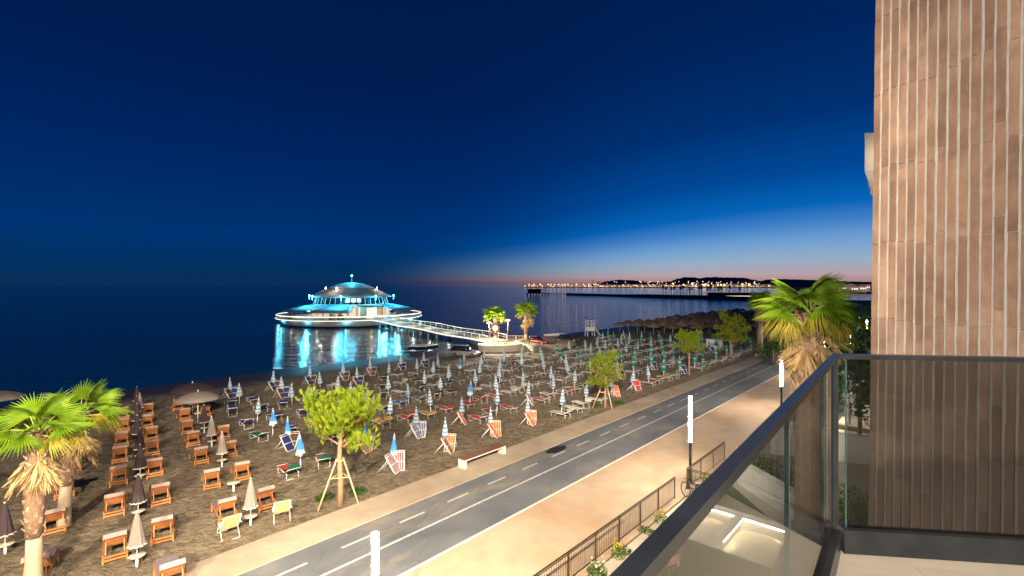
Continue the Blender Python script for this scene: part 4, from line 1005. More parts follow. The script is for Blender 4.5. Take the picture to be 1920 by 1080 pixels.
gr = thing('glass_balustrade', 'dark framed glass balustrade round the balcony in the right foreground', 'balustrade', (0, 0, 0))
def oriented(mb, c, d, n, L, w, h):
    rot = Matrix((d, n, Vector((0, 0, 1)))).transposed(); mb.box(c, (L, w, h), rot); return mb
LEN_L = 4.9; LEN_E = 3.0
obj('top_rail', oriented(MB(), K + LD * (LEN_L / 2 - .02) - LO * .010 + Vector((0, 0, ZF + 1.083)), LD, LO, LEN_L, .032, .026), DARK_METAL, gr)
obj('top_rail', oriented(MB(), K + ED * (LEN_E / 2 + .01) + Vector((0, 0, ZF + 1.0825)), ED, EO, LEN_E, .045, .0255), DARK_METAL, gr)
obj('base_channel', oriented(MB(), K + LD * (LEN_L / 2 + .03) + Vector((0, 0, ZF + .065)), LD, LO, LEN_L, .075, .13), DARK_METAL, gr)
obj('base_channel', oriented(MB(), K + ED * (LEN_E / 2 + .04) + Vector((0, 0, ZF + .0645)), ED, EO, LEN_E, .075, .129), DARK_METAL, gr)
for d, n, cuts in ((LD, LO, (.035, 1.41, 2.85, 4.3, 4.9)), (ED, EO, (.06, 1.55, 3.0))):
    for a, b in zip(cuts[:-1], cuts[1:]):
        c = K + d * ((a + b) / 2) + Vector((0, 0, ZF + .6)); p = obj('glass_pane', oriented(MB(), Vector(), d, n, b - a - .014, .014, .95), M_GLASS if d is LD else M_SMOKE, gr, loc=c)
        for e in (-1, 1): obj('pane_edge', oriented(MB(), d * (e * ((b - a - .014) / 2 + .0015)), d, n, .002, .0135, .945), M_GEDGE, p)
obj('corner_post', MB().box((0, 0, 0), (.022, .022, .94), Matrix((ED, EO, Vector((0, 0, 1)))).transposed()), DARK_METAL, gr, loc=K + Vector((0.012, 0, ZF + .6)))
# hotel facade behind the balcony with its lit wall lamp and roof floodlights
fac = thing('hotel_facade', 'rendered hotel wall behind the balcony', 'building', W(-2.5, 3.2, 0), math.atan2(U.y, U.x))
obj('wall', MB().box((-8, .9, 8.2), (36, .3, 16.4)), M_WALLW, fac)
def wall_lamp(name, p, label, power, kind, rot=None, col=(1, .84, .64), size=R(150), radius=.15):
    o = thing(name, label, 'lamp', p); obj('housing', MB().box((0, 0, .12), (.3, .2, .16)), DARK_METAL, o)
    l = bpy.data.lights.new(name + '_light', kind); l.energy = power; l.color = col; l.shadow_soft_size = radius
    if kind == 'SPOT': l.spot_size = size; l.spot_blend = .8
    lo = bpy.data.objects.new('lamp_light', l); COL.objects.link(lo); lo.parent = o; lo.location = (0, 0, -.06)
    if rot is not None: lo.rotation_euler = rot
wall_lamp('wall_lamp', W(-.2, 2.0, 11.6), 'wall lamp on the hotel above the balcony', 850, 'POINT', col=(1, .86, .68))
def aim(p, q): return (Vector(q) - Vector(p)).to_track_quat('-Z', 'Y').to_euler()
for s, tgt, fl_nm in ((-16, (0, -34), 'leftmost'), (-1, (30, -34), 'rightmost'), (-6, (10, -28), 'middle one'), (-3, (68, -42), 'the one aimed furthest along the beach')):
    p = W(s, 2.1, 16.6); wall_lamp('floodlight', p, 'hotel floodlight on the roof edge above the view, ' + fl_nm, {-16: 120000, -1: 84000, -6: 84000, -3: 170000}[s], 'SPOT', aim(p, W(tgt[0], tgt[1], -1)), size=R(76 if s != -3 else 34), radius=.3)

# ================================================================== PIER PAVILION
random.seed(31)
TEAL = (.05, .62, .95)
DC = Vector((-47.4, 142.0, 0)); PLZ = Vector((-2.6, 86.0, 0))
BD = (PLZ - DC).normalized(); BROT = math.atan2(BD.y, BD.x)
E_STRIP = mat('warm_white_strip', (.9, .9, .85), .5, emit=(1, .93, .74), estr=2.4, sample='NONE')
E_TEAL = mat('teal_lamp', (.9, .9, .9), .5, emit=(.10, .75, 1), estr=18, sample='NONE')
E_WIN = mat('lit_restaurant_window', (.8, .7, .5), .4, emit=(1, .84, .6), estr=.5, sample='NONE', var=.3, scale=.8)
E_WHT = mat('white_spot_lamp', (.9, .9, .9), .5, emit=(1, .95, .88), estr=60, sample='NONE')
M_DRUM = mat('grey_fascia', (.48, .47, .45), .6, var=.12, scale=.6)
M_DARKU = mat('dark_underside', (.03, .035, .04), .8)
M_AWN = mat('blue_awning', (.16, .30, .40), .7, var=.1, scale=1.5)
M_ROOFG = mat('brown_grey_roof', (.24, .19, .165), .7, var=.15, scale=.8)
M_CAP = mat('roof_cap', (.5, .55, .55), .55, var=.1, scale=1)
M_DGLASS = mat('dark_glazing', (.015, .02, .025), .08, spec=.8)
M_WHITEP = mat('white_panel', (.72, .72, .70), .5)
def point(parent, loc, power, col, r=.15):
    l = bpy.data.lights.new('lamp', 'POINT'); l.energy = power; l.color = col; l.shadow_soft_size = r; l.specular_factor = .16
    o = bpy.data.objects.new('lamp_light', l); COL.objects.link(o); o.parent = parent; o.location = loc; return o
pv = thing('pier_pavilion', 'round domed restaurant on the sea glowing turquoise with a lit railing', 'building', DC, BROT); pv.scale = (.955, .955, 1)
obj('deck', MB().lathe([(0, 1.0), (21.2, 1.0), (21.3, .9), (21.2, .78), (19.9, .7)], 96), M_WHITEP, pv)
obj('fascia_drum', MB().lathe([(20.2, .76), (19.95, -.62), (19.0, -.66), (0, -.66)], 96), M_DRUM, pv)
for k in range(26):
    a = 2 * math.pi * k / 26; obj('pile', MB().tube([(17.5 * math.cos(a), 17.5 * math.sin(a), -3), (17.5 * math.cos(a), 17.5 * math.sin(a), -.4)], .32, 8), M_DARKU, pv)
rail = obj('rim_railing', MB().lathe([(20.9, 1.98), (21.02, 2.04), (21.08, 1.98), (20.98, 1.92)], 96), WHITE_METAL, pv)
pm = MB().bar((0, 0, 1.0), (0, 0, 1.95), .07).mesh('railing_post', WHITE_METAL)
for k in range(64):
    a = 2 * math.pi * k / 64
    if abs(math.atan2(math.sin(a), math.cos(a))) < .12: continue
    link('railing_post', pm, rail, loc=(20.98 * math.cos(a), 20.98 * math.sin(a), 0))
obj('light_strip', MB().lathe([(21.12, 1.78), (21.17, 1.86), (21.12, 1.94)], 96), E_STRIP, pv)
obj('light_strip', MB().lathe([(21.33, .84), (21.37, .91), (21.33, .97)], 96), mat('rim_glow_strip', (.9, .9, .85), .5, emit=(.92, .95, .80), estr=1.8, sample='NONE'), pv)
# inner wall with lit windows and door front towards the bridge
obj('inner_wall', MB().lathe([(11.2, 1.0), (11.2, 4.7)], 64), M_WHITEP, pv)
for k in range(28):
    a = 2 * math.pi * (k + .5) / 28; rot = Matrix.Rotation(a, 3, 'Z'); c = rot @ Vector((11.3, 0, 2.5))
    obj('window', MB().box(c, (.12, 1.75, 2.5), rot), E_WIN, pv)
# awning sectors
nA = 10
for k in range(nA):
    a0 = 2 * math.pi * k / nA + .03 + .26; a1 = a0 + 2 * math.pi / nA - .075
    am = (a0 + a1) / 2
    if abs(math.atan2(math.sin(am), math.cos(am))) < .30: continue
    aw = obj('awning', MB().lathe([(10.4, 4.75), (14.6, 3.95), (19.5, 3.05), (19.55, 2.75)], 12, a0=a0, a1=a1), M_AWN, pv)
    g0 = a1 + .01; g1 = a1 + .065
    obj('awning_flap', MB().lathe([(11, 4.62), (15, 3.75), (18.6, 3.0)], 3, a0=g0, a1=g1), M_WHITEP, pv)
    obj('awning_post', MB().tube([(19.3 * math.cos(a0 + .02), 19.3 * math.sin(a0 + .02), 1), (19.3 * math.cos(a0 + .02), 19.3 * math.sin(a0 + .02), 3.0)], .07, 6), WHITE_METAL, pv)
# entrance porch towards the bridge
obj('entrance_roof', MB().box((14.6, 0, 4.35), (6.4, 5.4, .22)), M_DARKU, pv); obj('entrance_wall', MB().box((15.6, -2.4, 2.6), (4.2, .18, 3.2)).box((15.6, 2.4, 2.6), (4.2, .18, 3.2)), mat('beige_porch', (.6, .48, .33), .7), pv)
obj('entrance_door', MB().box((13.2, 0, 2.4), (.12, 3.2, 2.7)), mat('lit_entrance', (.9, .8, .6), .5, emit=(1, .72, .4), estr=1.1, sample='NONE'), pv)
obj('glazed_band', MB().lathe([(10.9, 4.72), (10.3, 6.72)], 64), M_DGLASS, pv)
for k in range(40):
    a = 2 * math.pi * k / 40; obj('mullion', MB().bar((10.95 * math.cos(a), 10.95 * math.sin(a), 4.72), (10.36 * math.cos(a), 10.36 * math.sin(a), 6.72), .09), WHITE_METAL, pv)
for k in range(3):
    a = -.45 + .14 * k; obj('window', MB().bar((11.0 * math.cos(a), 11.0 * math.sin(a), 5.3), (10.6 * math.cos(a), 10.6 * math.sin(a), 6.4), 1.2, .06), E_WIN, pv)
obj('roof', MB().lathe([(10.3, 6.62), (12.0, 6.55), (12.05, 6.7), (11.0, 7.3), (9.2, 8.2), (6.7, 9.25)], 72), M_ROOFG, pv)
obj('roof_cap', MB().lathe([(6.75, 9.28), (5.2, 9.95), (3.2, 10.5), (1.2, 10.82), (0, 10.88)], 64), M_CAP, pv)
sp = obj('spire', MB().tube([(0, 0, 10.8), (0, 0, 12.7)], [.16, .08], 8), WHITE_METAL, pv); obj('spire_lamp', MB().sphere((0, 0, 12.85), .26, 10, 6), E_TEAL, sp)
point(pv, (0, 0, 13.6), 2600, TEAL)
for k in range(8):
    a = 2 * math.pi * k / 8 + .2; x, y = 12.7 * math.cos(a), 12.7 * math.sin(a)
    m = obj('roof_lamp', MB().sphere((x, y, 7.0), .24, 8, 5).bar((x, y, 5.9), (x, y, 6.9), .07), E_TEAL, pv)
    x, y = 13.6 * math.cos(a), 13.6 * math.sin(a); point(pv, (x * 1.08, y * 1.08, 6.25), 2600, TEAL)
for k in range(12):
    a = 2 * math.pi * k / 12 + .1; x, y = 20.35 * math.cos(a), 20.35 * math.sin(a)
    obj('fascia_lamp', MB().sphere((x, y, .45), .16, 8, 5), E_TEAL, pv); point(pv, (20.9 * math.cos(a), 20.9 * math.sin(a), .35), 170, TEAL)
for k in range(10):
    a = 2 * math.pi * k / 10; point(pv, (15.5 * math.cos(a), 15.5 * math.sin(a), 2.9), 90, (1, .92, .76), .3)
for k in range(16):
    a = 2 * math.pi * k / 16; obj('rim_fill_lamp', MB().box((21.0 * math.cos(a), 21.0 * math.sin(a), .70), (.16, .16, .06)), WHITE_METAL, pv); point(pv, (21.1 * math.cos(a), 21.1 * math.sin(a), .60), 16, (1, .95, .82), .12)  # white lamps added under the rim to brighten the fascia drum
for a in (-.9, -2.3, .75):
    obj('roof_fill_lamp', MB().sphere((8.2 * math.cos(a), 8.2 * math.sin(a), 9.2), .2, 8, 5), E_WHT, pv); point(pv, (10.2 * math.cos(a), 10.2 * math.sin(a), 9.8), 330, (1, .9, .82))  # neutral white lamps added to brighten the brown-grey roof
for k, (a, r) in enumerate(((-.62, 18), (-.5, 18.5), (.4, 18), (-1.35, 18.8))):
    tag(obj('potted_plant', leaf_cluster(160, .9, 1.9, .35), M_BRIGHTLEAF, loc=DC + Matrix.Rotation(BROT + a, 3, 'Z') @ Vector((r, 0, 1.0))), 'leafy potted plant on the pavilion deck, %s' % ('left of the entrance', 'beside the entrance', 'right of the entrance', 'at the left front rail')[k], 'plant', 'plants on the pavilion deck')

# footbridge ----------------------------------------------------------
bl = (PLZ - DC).length
br = thing('footbridge', 'long footbridge with glowing handrails leading to the round pavilion', 'bridge', DC, BROT)
def bz(x):
    k = (x - 20.5) / (bl - 20.5); return 1.0 - .95 * k + .25 * math.sin(k * math.pi * 5) * .35
xs = [20.36 + (bl - 20.36) * i / 40 for i in range(41)]
def ribbon(y0, y1, dz0, dz1):
    m = MB()
    for x in xs: z = bz(x); m.v += [(x, y0, z + dz0), (x, y1, z + dz0), (x, y1, z + dz1), (x, y0, z + dz1)]
    for i in range(len(xs) - 1):
        b = i * 4
        for q in range(4): m.face([b + q, b + (q + 1) % 4, b + 4 + (q + 1) % 4, b + 4 + q], 0, False)
    m.face([0, 1, 2, 3]); b = (len(xs) - 1) * 4; m.face([b + 3, b + 2, b + 1, b]); return m
obj('bridge_deck', ribbon(-2.2, 2.2, -.35, 0), mat('pale_bridge_deck', (.55, .54, .48), .7, var=.15, scale=1), br)
for y in (-2.1, 2.1):
    h = obj('handrail', ribbon(y - .05, y + .05, .98, 1.06), WHITE_METAL, br); obj('light_strip', ribbon(y - .055, y + .055, .93, .975), mat('bridge_glow_strip', (.9, .9, .85), .5, emit=(.95, .95, .74), estr=1.5, sample='NONE'), h)
    obj('kerb_strip', ribbon(y + math.copysign(.11, y) - .02, y + math.copysign(.11, y) + .02, -.2, -.02), MATS['bridge_glow_strip'], h)
    obj('mid_rail', ribbon(y - .02, y + .02, .5, .54), WHITE_METAL, h)
    for i in range(0, 41, 2): obj('railing_post', MB().bar((xs[i], y, bz(xs[i])), (xs[i], y, bz(xs[i]) + 1.0), .08), WHITE_METAL, h)
for i in range(9):
    for y in (-1.6, 1.6): obj('pile', MB().tube([(24 + i * 3.6, y, -3), (24 + i * 3.6, y, bz(24 + i * 3.6) - .34)], .24, 8), mat('pile_concrete', (.4, .42, .4), .8), br)
for i in range(5):
    point(br, (23 + i * 8, 0, 2.6 - i * .15), 220, (.95, 1, .82), .3)
for i in (0, 1, 2): point(br, (26 + i * 4.5, -2.6, -.1), 90, TEAL, .1)

# ================================================================== PLAZA AT THE BRIDGE HEAD
M_PLAZA = mat('plaza_sandy_paving', (.46, .36, .24), .85, var=.2, scale=.5)
def blob(cx, cy, rx, ry, rot, n=28):
    return [(cx + rx * math.cos(a) * math.cos(rot) - ry * math.sin(a) * math.sin(rot), cy + rx * math.cos(a) * math.sin(rot) + ry * math.sin(a) * math.cos(rot)) for a in [2 * math.pi * k / n for k in range(n)]]
tag(obj('plaza', MB().prism([(p.x, p.y) for p in (GZ(905, 668, -.5), GZ(1010, 668, -.5), GZ(1080, 645, -.5), GZ(1060, 630, -.5), GZ(950, 634, -.5), GZ(905, 645, -.5))], -1.5, -.38), M_PLAZA), kind='structure')
def planter(pts, h, label):
    c = sum((Vector((p[0], p[1], 0)) for p in pts), Vector()) / len(pts); o = thing('planter', label, 'planter', Vector((c.x, c.y, -.4)))
    rel = [(p[0] - c.x, p[1] - c.y) for p in pts]; obj('planter_wall', MB().prism(rel, 0, h), mat('beige_planter', (.42, .37, .30), .8, var=.15, scale=2), o)
    obj('soil', MB().prism([(x * .93, y * .93) for x, y in rel], h - .05, h + .02), M_SAND if False else mat('planter_sand', (.45, .33, .19), .9, var=.2, scale=1), o)
    mb = leaf_cluster(220, 1.6, .5, .16); obj('planting', mb, M_SHRUB, o, loc=(0, 0, h)); return o
c = GZ(938, 652, 0); planter(blob(c.x, c.y, 3.6, 2.4, .3), 1.0, 'rounded pale planter at the bridge head holding the lit palm')
c = GZ(988, 647, 0); planter([(p.x, p.y) for p in (GZ(965, 640, .3), GZ(1000, 653, .3), GZ(1012, 648, .3), GZ(980, 637, .3))], .9, 'long angular white planter beside the red car')
random.seed(8)
fan_palm(GZ(928, 646, -.2), 4.9, .30, 'small palm with a bright lamp on its trunk at the bridge head', 1.6, 1.45, 18, 4, 14, (0, 0), 30, boots=False, group=pgrp)
fan_palm(GZ(986, 641, -.2), 5.6, .30, 'small palm in the white planter left of the red car', 1.4, 1.5, 18, 4, 14, (.1, 0), 30, boots=False, group=pgrp)
p = GZ(929, 646, .0); o = thing('spotlight', 'dazzling white spotlight mounted on the bridge head palm', 'lamp', p + Vector((0, -1.3, 2.9)))
obj('lamp_head', MB().sphere((0, 0, 0), .32, 10, 6), E_WHT, o); obj('bracket', MB().bar((0, .2, 0), (0, 1.2, .1), .06), DARK_METAL, o); point(o, (0, -.6, .1), 5500, (1, .93, .78), .2)
for x, y, h, lab in ((917, 643, 3.5, 'orange street lamp left of the bridge head palm'), (952, 642, 3.9, 'orange street lamp between the two bridge head palms')):
    o = thing('street_lamp', lab, 'lamp', GZ(x, y, -.3)); obj('post', MB().tube([(0, 0, 0), (0, 0, h)], .07, 8), STEEL, o); obj('lamp_head', MB().sphere((0, 0, h + .1), .3, 10, 5, sc=(1.4, 1.4, .5)), mat('orange_lamp', (.9, .8, .6), .5, emit=(1, .62, .3), estr=14, sample='NONE'), o); point(o, (0, 0, h - .35), 1500, (1, .74, .46), .2)
o = thing('barrier_fence', 'low grey railing behind the bridge head lamp', 'railing', GZ(962, 640, -.3), -.1)
for i in range(7): obj('post', MB().bar((-1.8 + .6 * i, 0, 0), (-1.8 + .6 * i, 0, 1.0), .05), STEEL, o)
obj('handrail', MB().bar((-1.85, 0, 1.02), (1.85, 0, 1.02), .06), STEEL, o)
tag(obj('marker_post', MB().tube([(0, 0, 0), (0, 0, .8), (0, 0, 1.1)], [.12, .1, .05], 8), mat('red_white_marker', (.7, .3, .25), .6), loc=GZ(967, 642, -.3)), 'small red and white marker post near the bridge head', 'bollard')

# ------------------------------------------------------------------ vehicles
def car(p, rz, paint, label, suv=False):
    t = thing('parked_car', label, 'car', p, rz)
    L, Wd, H = (4.5, 1.82, 1.68) if suv else (4.2, 1.74, 1.42); b0 = .22; sh = .92 if suv else .82
    def loft(secs, nm, m):
        mb = MB(); n = len(secs[0])
        for sec in secs: mb.v += sec
        for i in range(len(secs) - 1):
            for k in range(n): a = i * n + k; b = i * n + (k + 1) % n; mb.face([a, b, b + n, a + n], 0, True)
        mb.face(list(range(n))[::-1]); mb.face([(len(secs) - 1) * n + k for k in range(n)]); return obj(nm, mb, m, t)
    def sec(x, w, z0, z1): w /= 2; return [(x, -w * .94, z0), (x, -w, z0 + .2), (x, -w, z1 - .12), (x, -w * .88, z1), (x, w * .88, z1), (x, w, z1 - .12), (x, w, z0 + .2), (x, w * .94, z0)]
    body = loft([sec(-L / 2, Wd * .86, b0 + .12, sh - .1), sec(-L / 2 + .25, Wd * .97, b0, sh), sec(-.8, Wd, b0, sh + .03), sec(.75, Wd, b0, sh), sec(L / 2 - .5, Wd * .97, b0, sh - .12), sec(L / 2, Wd * .8, b0 + .1, sh - .3)], 'body', paint)
    x0, x1, x2, x3 = (-L / 2 + .15, -L / 2 + .6, .35, 1.05) if suv else (-L / 2 + .5, -1.1, .25, 1.0)
    def cs(x, w, z1): w /= 2; return [(x, -w, sh - .05), (x, -w * (.84 if z1 > sh + .1 else 1), z1), (x, w * (.84 if z1 > sh + .1 else 1), z1), (x, w, sh - .05)]
    loft([cs(x0, Wd * .9, sh + .02), cs(x1, Wd * .92, H - .03), cs(x2, Wd * .92, H - .03), cs(x3, Wd * .92, sh + .02)], 'windows', M_DGLASS)
    obj('roof', MB().box(((x1 + x2) / 2, 0, H - .005), (x2 - x1 + .1, Wd * .76, .05), taper=.94), paint, t)
    for sx in (-1, 1):
        for y in (-1, 1):
            w = obj('wheel', MB().tube([(0, -.1, 0), (0, .1, 0)], .33, 16), mat('tyre_rubber', (.02, .02, .02), .8), t, loc=(sx * L * .31, y * (Wd / 2 - .09), .33)); obj('rim', MB().tube([(0, -.108, 0), (0, .108, 0)], .19, 10), STEEL, w)
    for y in (-.6, .6):
        obj('headlight', MB().box((L / 2 - .08, y, sh - .34), (.12, .34, .14)), M_WHITEP, t); obj('tail_light', MB().box((-L / 2 + .03, y, sh - .2), (.08, .28, .16)), mat('tail_red', (.3, .01, .01), .3), t)
    return t
M_RED = mat('red_car_paint', (.55, .012, .015), .3, coat=.6); M_SILV = mat('silver_car_paint', (.4, .4, .4), .32, .4, coat=.5); M_BLK = mat('black_car_paint', (.015, .015, .02), .3, coat=.6)
car(GZ(1006, 645, -.45), -.45, M_RED, 'red car parked behind the white planter at the bridge head')
car(G(872, 668), -.25, M_SILV, 'silver and black off-road car parked left of the rounded planter', True)
car(G(893, 657), -.2, M_BLK, 'black car parked behind the silver off-road car')
car(G(1062, 641), .1, M_BLK, 'black car in the dark right of the red car')
def boat(p, rz, m, label, L=5.0):
    t = thing('boat', label, 'boat', p, rz); mb = MB(); secs = []
    for i in range(7):
        k = i / 6; w = .95 * math.sin(math.pi * (.25 + .72 * k)) if k < 1 else .05; x = -L / 2 + L * k; sheer = .75 + .25 * k * k
        secs.append([(x, -w, sheer), (x, -w * .6, .15 + .2 * k), (x, w * .6, .15 + .2 * k), (x, w, sheer)])
    for s_ in secs: mb.v += s_
    for i in range(6):
        for k in range(3): a = i * 4 + k; mb.face([a, a + 1, a + 5, a + 4], 0, True)
    mb.face([0, 1, 2, 3]); obj('hull', mb, m, t)
    for k in (-.25, .1): obj('thwart', MB().box((L * k, 0, .62), (.3, 1.5, .05)), WOOD, t)
    g = MB(); g.tube([(q[0][0], q[0][1], q[0][2]) for q in secs], .05, 6); g.tube([(q[3][0], q[3][1], q[3][2]) for q in secs], .05, 6); obj('gunwale', g, M_WHITEP, t)
boat(G(793, 657), .15, M_BLK, 'small dark boat on the waterline below the footbridge')
boat(G(1040, 634), .1, M_WHITEP, 'white boat lying in the dark behind the cars', 4.4)

# lifeguard tower
lt = thing('lifeguard_tower', 'white lifeguard tower with steps at the water edge', 'tower', G(1106, 630), .25)
for x in (-.75, .75):
    for y in (-.6, .6): obj('leg', MB().bar((x * 1.1, y * 1.1, -.1), (x * .92, y * .92, 3.4), .13), M_WHITEP, lt)
obj('platform', MB().box((0, 0, 1.95), (1.9, 1.6, .1)), M_WHITEP, lt); obj('roof', MB().box((0, 0, 3.45), (2.0, 1.8, .1)), M_WHITEP, lt)
obj('panel', MB().box((0, -.62, 1.5), (1.6, .05, .75)).box((0, .62, 1.5), (1.6, .05, .75)), M_WHITEP, lt)
obj('rail', MB().bar((-.8, -.66, 2.6), (.8, -.66, 2.6), .06).bar((0, -.66, 2.0), (0, -.66, 3.4), .09), M_WHITEP, lt)
for y in (-.3, .3): obj('stair_stringer', MB().bar((.9, y, 2.0), (2.5, y, 0), .1), M_WHITEP, lt)
for i in range(7): obj('step', MB().box((1.05 + i * .22, 0, 1.75 - i * .275), (.2, .6, .04)), M_WHITEP, lt)
# little white beach kiosk at the end of the green parasols
kk = thing('beach_kiosk', 'small white beach hut behind the fourth pine', 'hut', G(1340, 652), -TH); kk.scale = (.7, .7, .6)
obj('wall', MB().box((0, 0, 1.1), (3.2, 2.0, 2.2)), M_WHITEP, kk); obj('roof', MB().box((0, 0, 2.28), (3.6, 2.4, .12)), M_WHITEP, kk); obj('counter', MB().box((0, -1.15, 1.0), (2.6, .3, .06)), WOOD, kk)

# ================================================================== JETTY, BAY, CITY
M_ROCK = mat('jetty_rock', (.035, .034, .034), .9, var=.4, scale=.4, bump=.6, bscale=1.2)
def causeway():
    mb = MB(); top = [(1062, 553.2), (1110, 554.6), (1160, 556.0), (1210, 557.8), (1260, 559.2), (1310, 560.6), (1350, 562), (1390, 563.5), (1430, 565), (1475, 566)]
    n = 0
    for i, (x, y) in enumerate(top):
        a = GZ(x, y, SEA_Z); back = a + Vector((a.x, a.y, 0)).normalized() * 16; w = 1 + .8 * (i > 2)
        j = lambda: random.uniform(-.5, .5)
        mb.v += [(a.x, a.y, -1.6), (a.x + 1, a.y + 2.5, .5 * w + j() * .5), (a.x + 2, a.y + 6, 1.0 * w + j() * .4), (back.x, back.y - 4, 1.0 * w + j() * .4), (back.x, back.y + 2, -1.6)]
    for i in range(len(top) - 1):
        for k in range(4): a = i * 5 + k; mb.face([a, a + 1, a + 6, a + 5])
    return tag(obj('jetty', mb, M_ROCK), 'long dark rock jetty reaching into the bay', 'jetty')
causeway()
p = GZ(1008, 553, SEA_Z); pf = thing('pier_platform', 'dark platform building at the tip of the jetty', 'pier', p, -.1)
obj('deck', MB().box((0, 6, 1.8), (26, 14, .6)), M_ROCK, pf); obj('hut', MB().box((-4, 8, 4.2), (15, 8, 4.2)), M_DARKU, pf); obj('roof', MB().box((-4, 8, 6.5), (17, 10, .5)), M_DARKU, pf)
for i in range(8):
    for j in range(3): obj('pile', MB().tube([(-12 + i * 3.4, j * 6, -3), (-12 + i * 3.4, j * 6, 1.6)], .4, 6), M_DARKU, pf)
obj('walkway', MB().bar((12, 6, 1.7), (34, 2, 1.2), 3, .4), M_ROCK, pf)
for i in range(8): obj('pile', MB().tube([(13 + i * 2.8, 6 - i * .5, -3), (13 + i * 2.8, 6 - i * .5, 1.4)], .35, 6), M_DARKU, pf)
jt = MB().tube([(0, 0, 0), (.1, 0, 5.2)], [.3, .22], 6).mesh('trunk', M_ROCK)
def jet_crown():
    mb = MB()
    for i in range(26):
        a = i * 2.4; el = random.uniform(-.9, 1.2); c = Vector((0, 0, 5.3)); d = Vector((math.cos(a) * math.cos(el), math.sin(a) * math.cos(el), math.sin(el)))
        s_ = d.cross(Vector((0, 0, 1))).normalized() * .75; e = c + d * random.uniform(1.5, 2.2); n0 = len(mb.v)
        mb.v += [tuple(c), tuple(c + d * 1.1 + s_), tuple(e), tuple(c + d * 1.1 - s_)]; mb.face([n0, n0 + 1, n0 + 2, n0 + 3])
    return mb.mesh('crown', M_SHRUB)
jc = [jet_crown() for _ in range(3)]
for jk, x in enumerate((1243.7, 1249.4, 1259.4, 1264.4, 1277, 1282, 1294.4, 1299.4, 1312.5, 1317, 1329.4, 1335, 1349.5, 1354, 1371, 1390)):
    y = 556.9 + (x - 1240) * .03; g = GZ(x, y - 1.6, .9); g = GZ(x, y, SEA_Z) + Vector((2, 7, 1.9))
    o = thing('jetty_palm', 'small palm silhouette on the dark jetty, %s from left' % ORD[jk + 1], 'palm tree', g, random.uniform(0, 6), 'palm silhouettes on the jetty'); o.scale = (1, 1, random.uniform(1.15, 1.45)); link('trunk', jt, o); link('crown', random.choice(jc), o)
hh = thing('jetty_bar', 'low dark beach bar at the root of the jetty with a thin line of light', 'building', GZ(1385, 562, SEA_Z) + Vector((3, 14, 2)), -.2)
obj('wall', MB().box((0, 0, 1.3), (38, 7, 2.6)), M_ROCK, hh); obj('roof', MB().box((0, 0, 2.9), (44, 10, .5), taper=.8), M_DARKU, hh); obj('light_strip', MB().box((4, -3.6, .6), (22, .1, .35)), mat('bar_glow', (.9, .8, .6), .5, emit=(1, .85, .6), estr=1.6, sample='NONE'), hh)

# far coast: land, hills, town
M_LAND = mat('far_land', (.02, .025, .025), .95, var=.3, scale=.01)
def ridge(name, prof, d, depth, base_y, lab=None):
    mb = MB(); rows = 5; n = len(prof)
    fine = []
    for i in range(n - 1):
        for k in range(6):
            f = k / 6; f2 = f * f * (3 - 2 * f); fine.append((prof[i][0] + (prof[i + 1][0] - prof[i][0]) * f, prof[i][1] + (prof[i + 1][1] - prof[i][1]) * f2 + random.uniform(-.45, .45)))
    fine.append(prof[-1]); n = len(fine)
    for r, (k, dd) in enumerate(((0, 0), (.45, depth * .25), (.8, depth * .45), (1, depth * .6), (.6, depth * .8), (0, depth))):
        for x, y in fine:
            D = d + dd; zt = F(x, y, d + depth * .6).z; mb.v.append((((x - 960) / FPX) * D, D, -2 + (zt + 2) * k * (1 + (random.uniform(-.08, .08) if 0 < r < 3 else 0))))
    for r in range(5):
        for i in range(n - 1): a = r * n + i; mb.face([a, a + 1, a + n + 1, a + n], 0, True)
    return tag(obj(name, mb, M_LAND), kind='structure')
random.seed(77)
ridge('hills', [(1090, 536), (1120, 532.5), (1138, 527), (1160, 524.6), (1180, 525.5), (1205, 527), (1232, 529), (1255, 528), (1272, 522), (1285, 519.5), (1300, 520), (1312, 521.5), (1325, 520), (1341, 519), (1352, 520.3), (1372, 520.2), (1395, 521), (1412, 524), (1426, 527), (1438, 524.5), (1460, 523), (1500, 524), (1550, 526), (1600, 527.5), (1640, 528.5), (1700, 529)], 2900, 1200, 536)
mb = MB(); mb.prism([(F(985, 535, 2350).x, 2350), (F(1200, 535, 2250).x, 2250), (F(1440, 535, 2000).x, 2000), (F(1500, 535, 900).x, 900), (F(1640, 535, 620).x, 620), (2600, 1000), (3600, 4200), (F(985, 535, 3000).x, 3000)], -2, 1.2)
tag(obj('far_land', mb, M_LAND), kind='structure')
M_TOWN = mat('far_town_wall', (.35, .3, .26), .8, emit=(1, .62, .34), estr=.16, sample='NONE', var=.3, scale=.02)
CITY = []
for i in range(260):
    x = random.uniform(1095, 1445) if i % 4 else random.uniform(985, 1110)
    D = random.uniform(2050, 2500) + (60 if x < 1200 else 0); base = F(x, 535, D); CITY.append((x, D))
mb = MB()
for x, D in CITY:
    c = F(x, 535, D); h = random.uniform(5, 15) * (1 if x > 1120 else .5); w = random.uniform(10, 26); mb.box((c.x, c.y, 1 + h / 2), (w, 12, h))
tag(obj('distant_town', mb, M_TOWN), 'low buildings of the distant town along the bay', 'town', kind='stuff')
def lights(name, pts, col, strength, lab):
    mb = MB()
    for p, r in pts: mb.sphere(p, r, 6, 4)
    tag(obj(name, mb, mat(name + '_glow', (.9, .8, .6), .5, emit=col, estr=strength, sample='NONE')), lab, 'lights', kind='stuff')
pw, po, pb = [], [], []
for x in (992, 1001, 1013, 1028, 1033, 1040, 1047.5, 1054, 1059.5, 1065, 1081, 1094, 1104, 1114, 1118): po.append((F(x, 533.4, 2200), random.uniform(2.6, 3.8)))
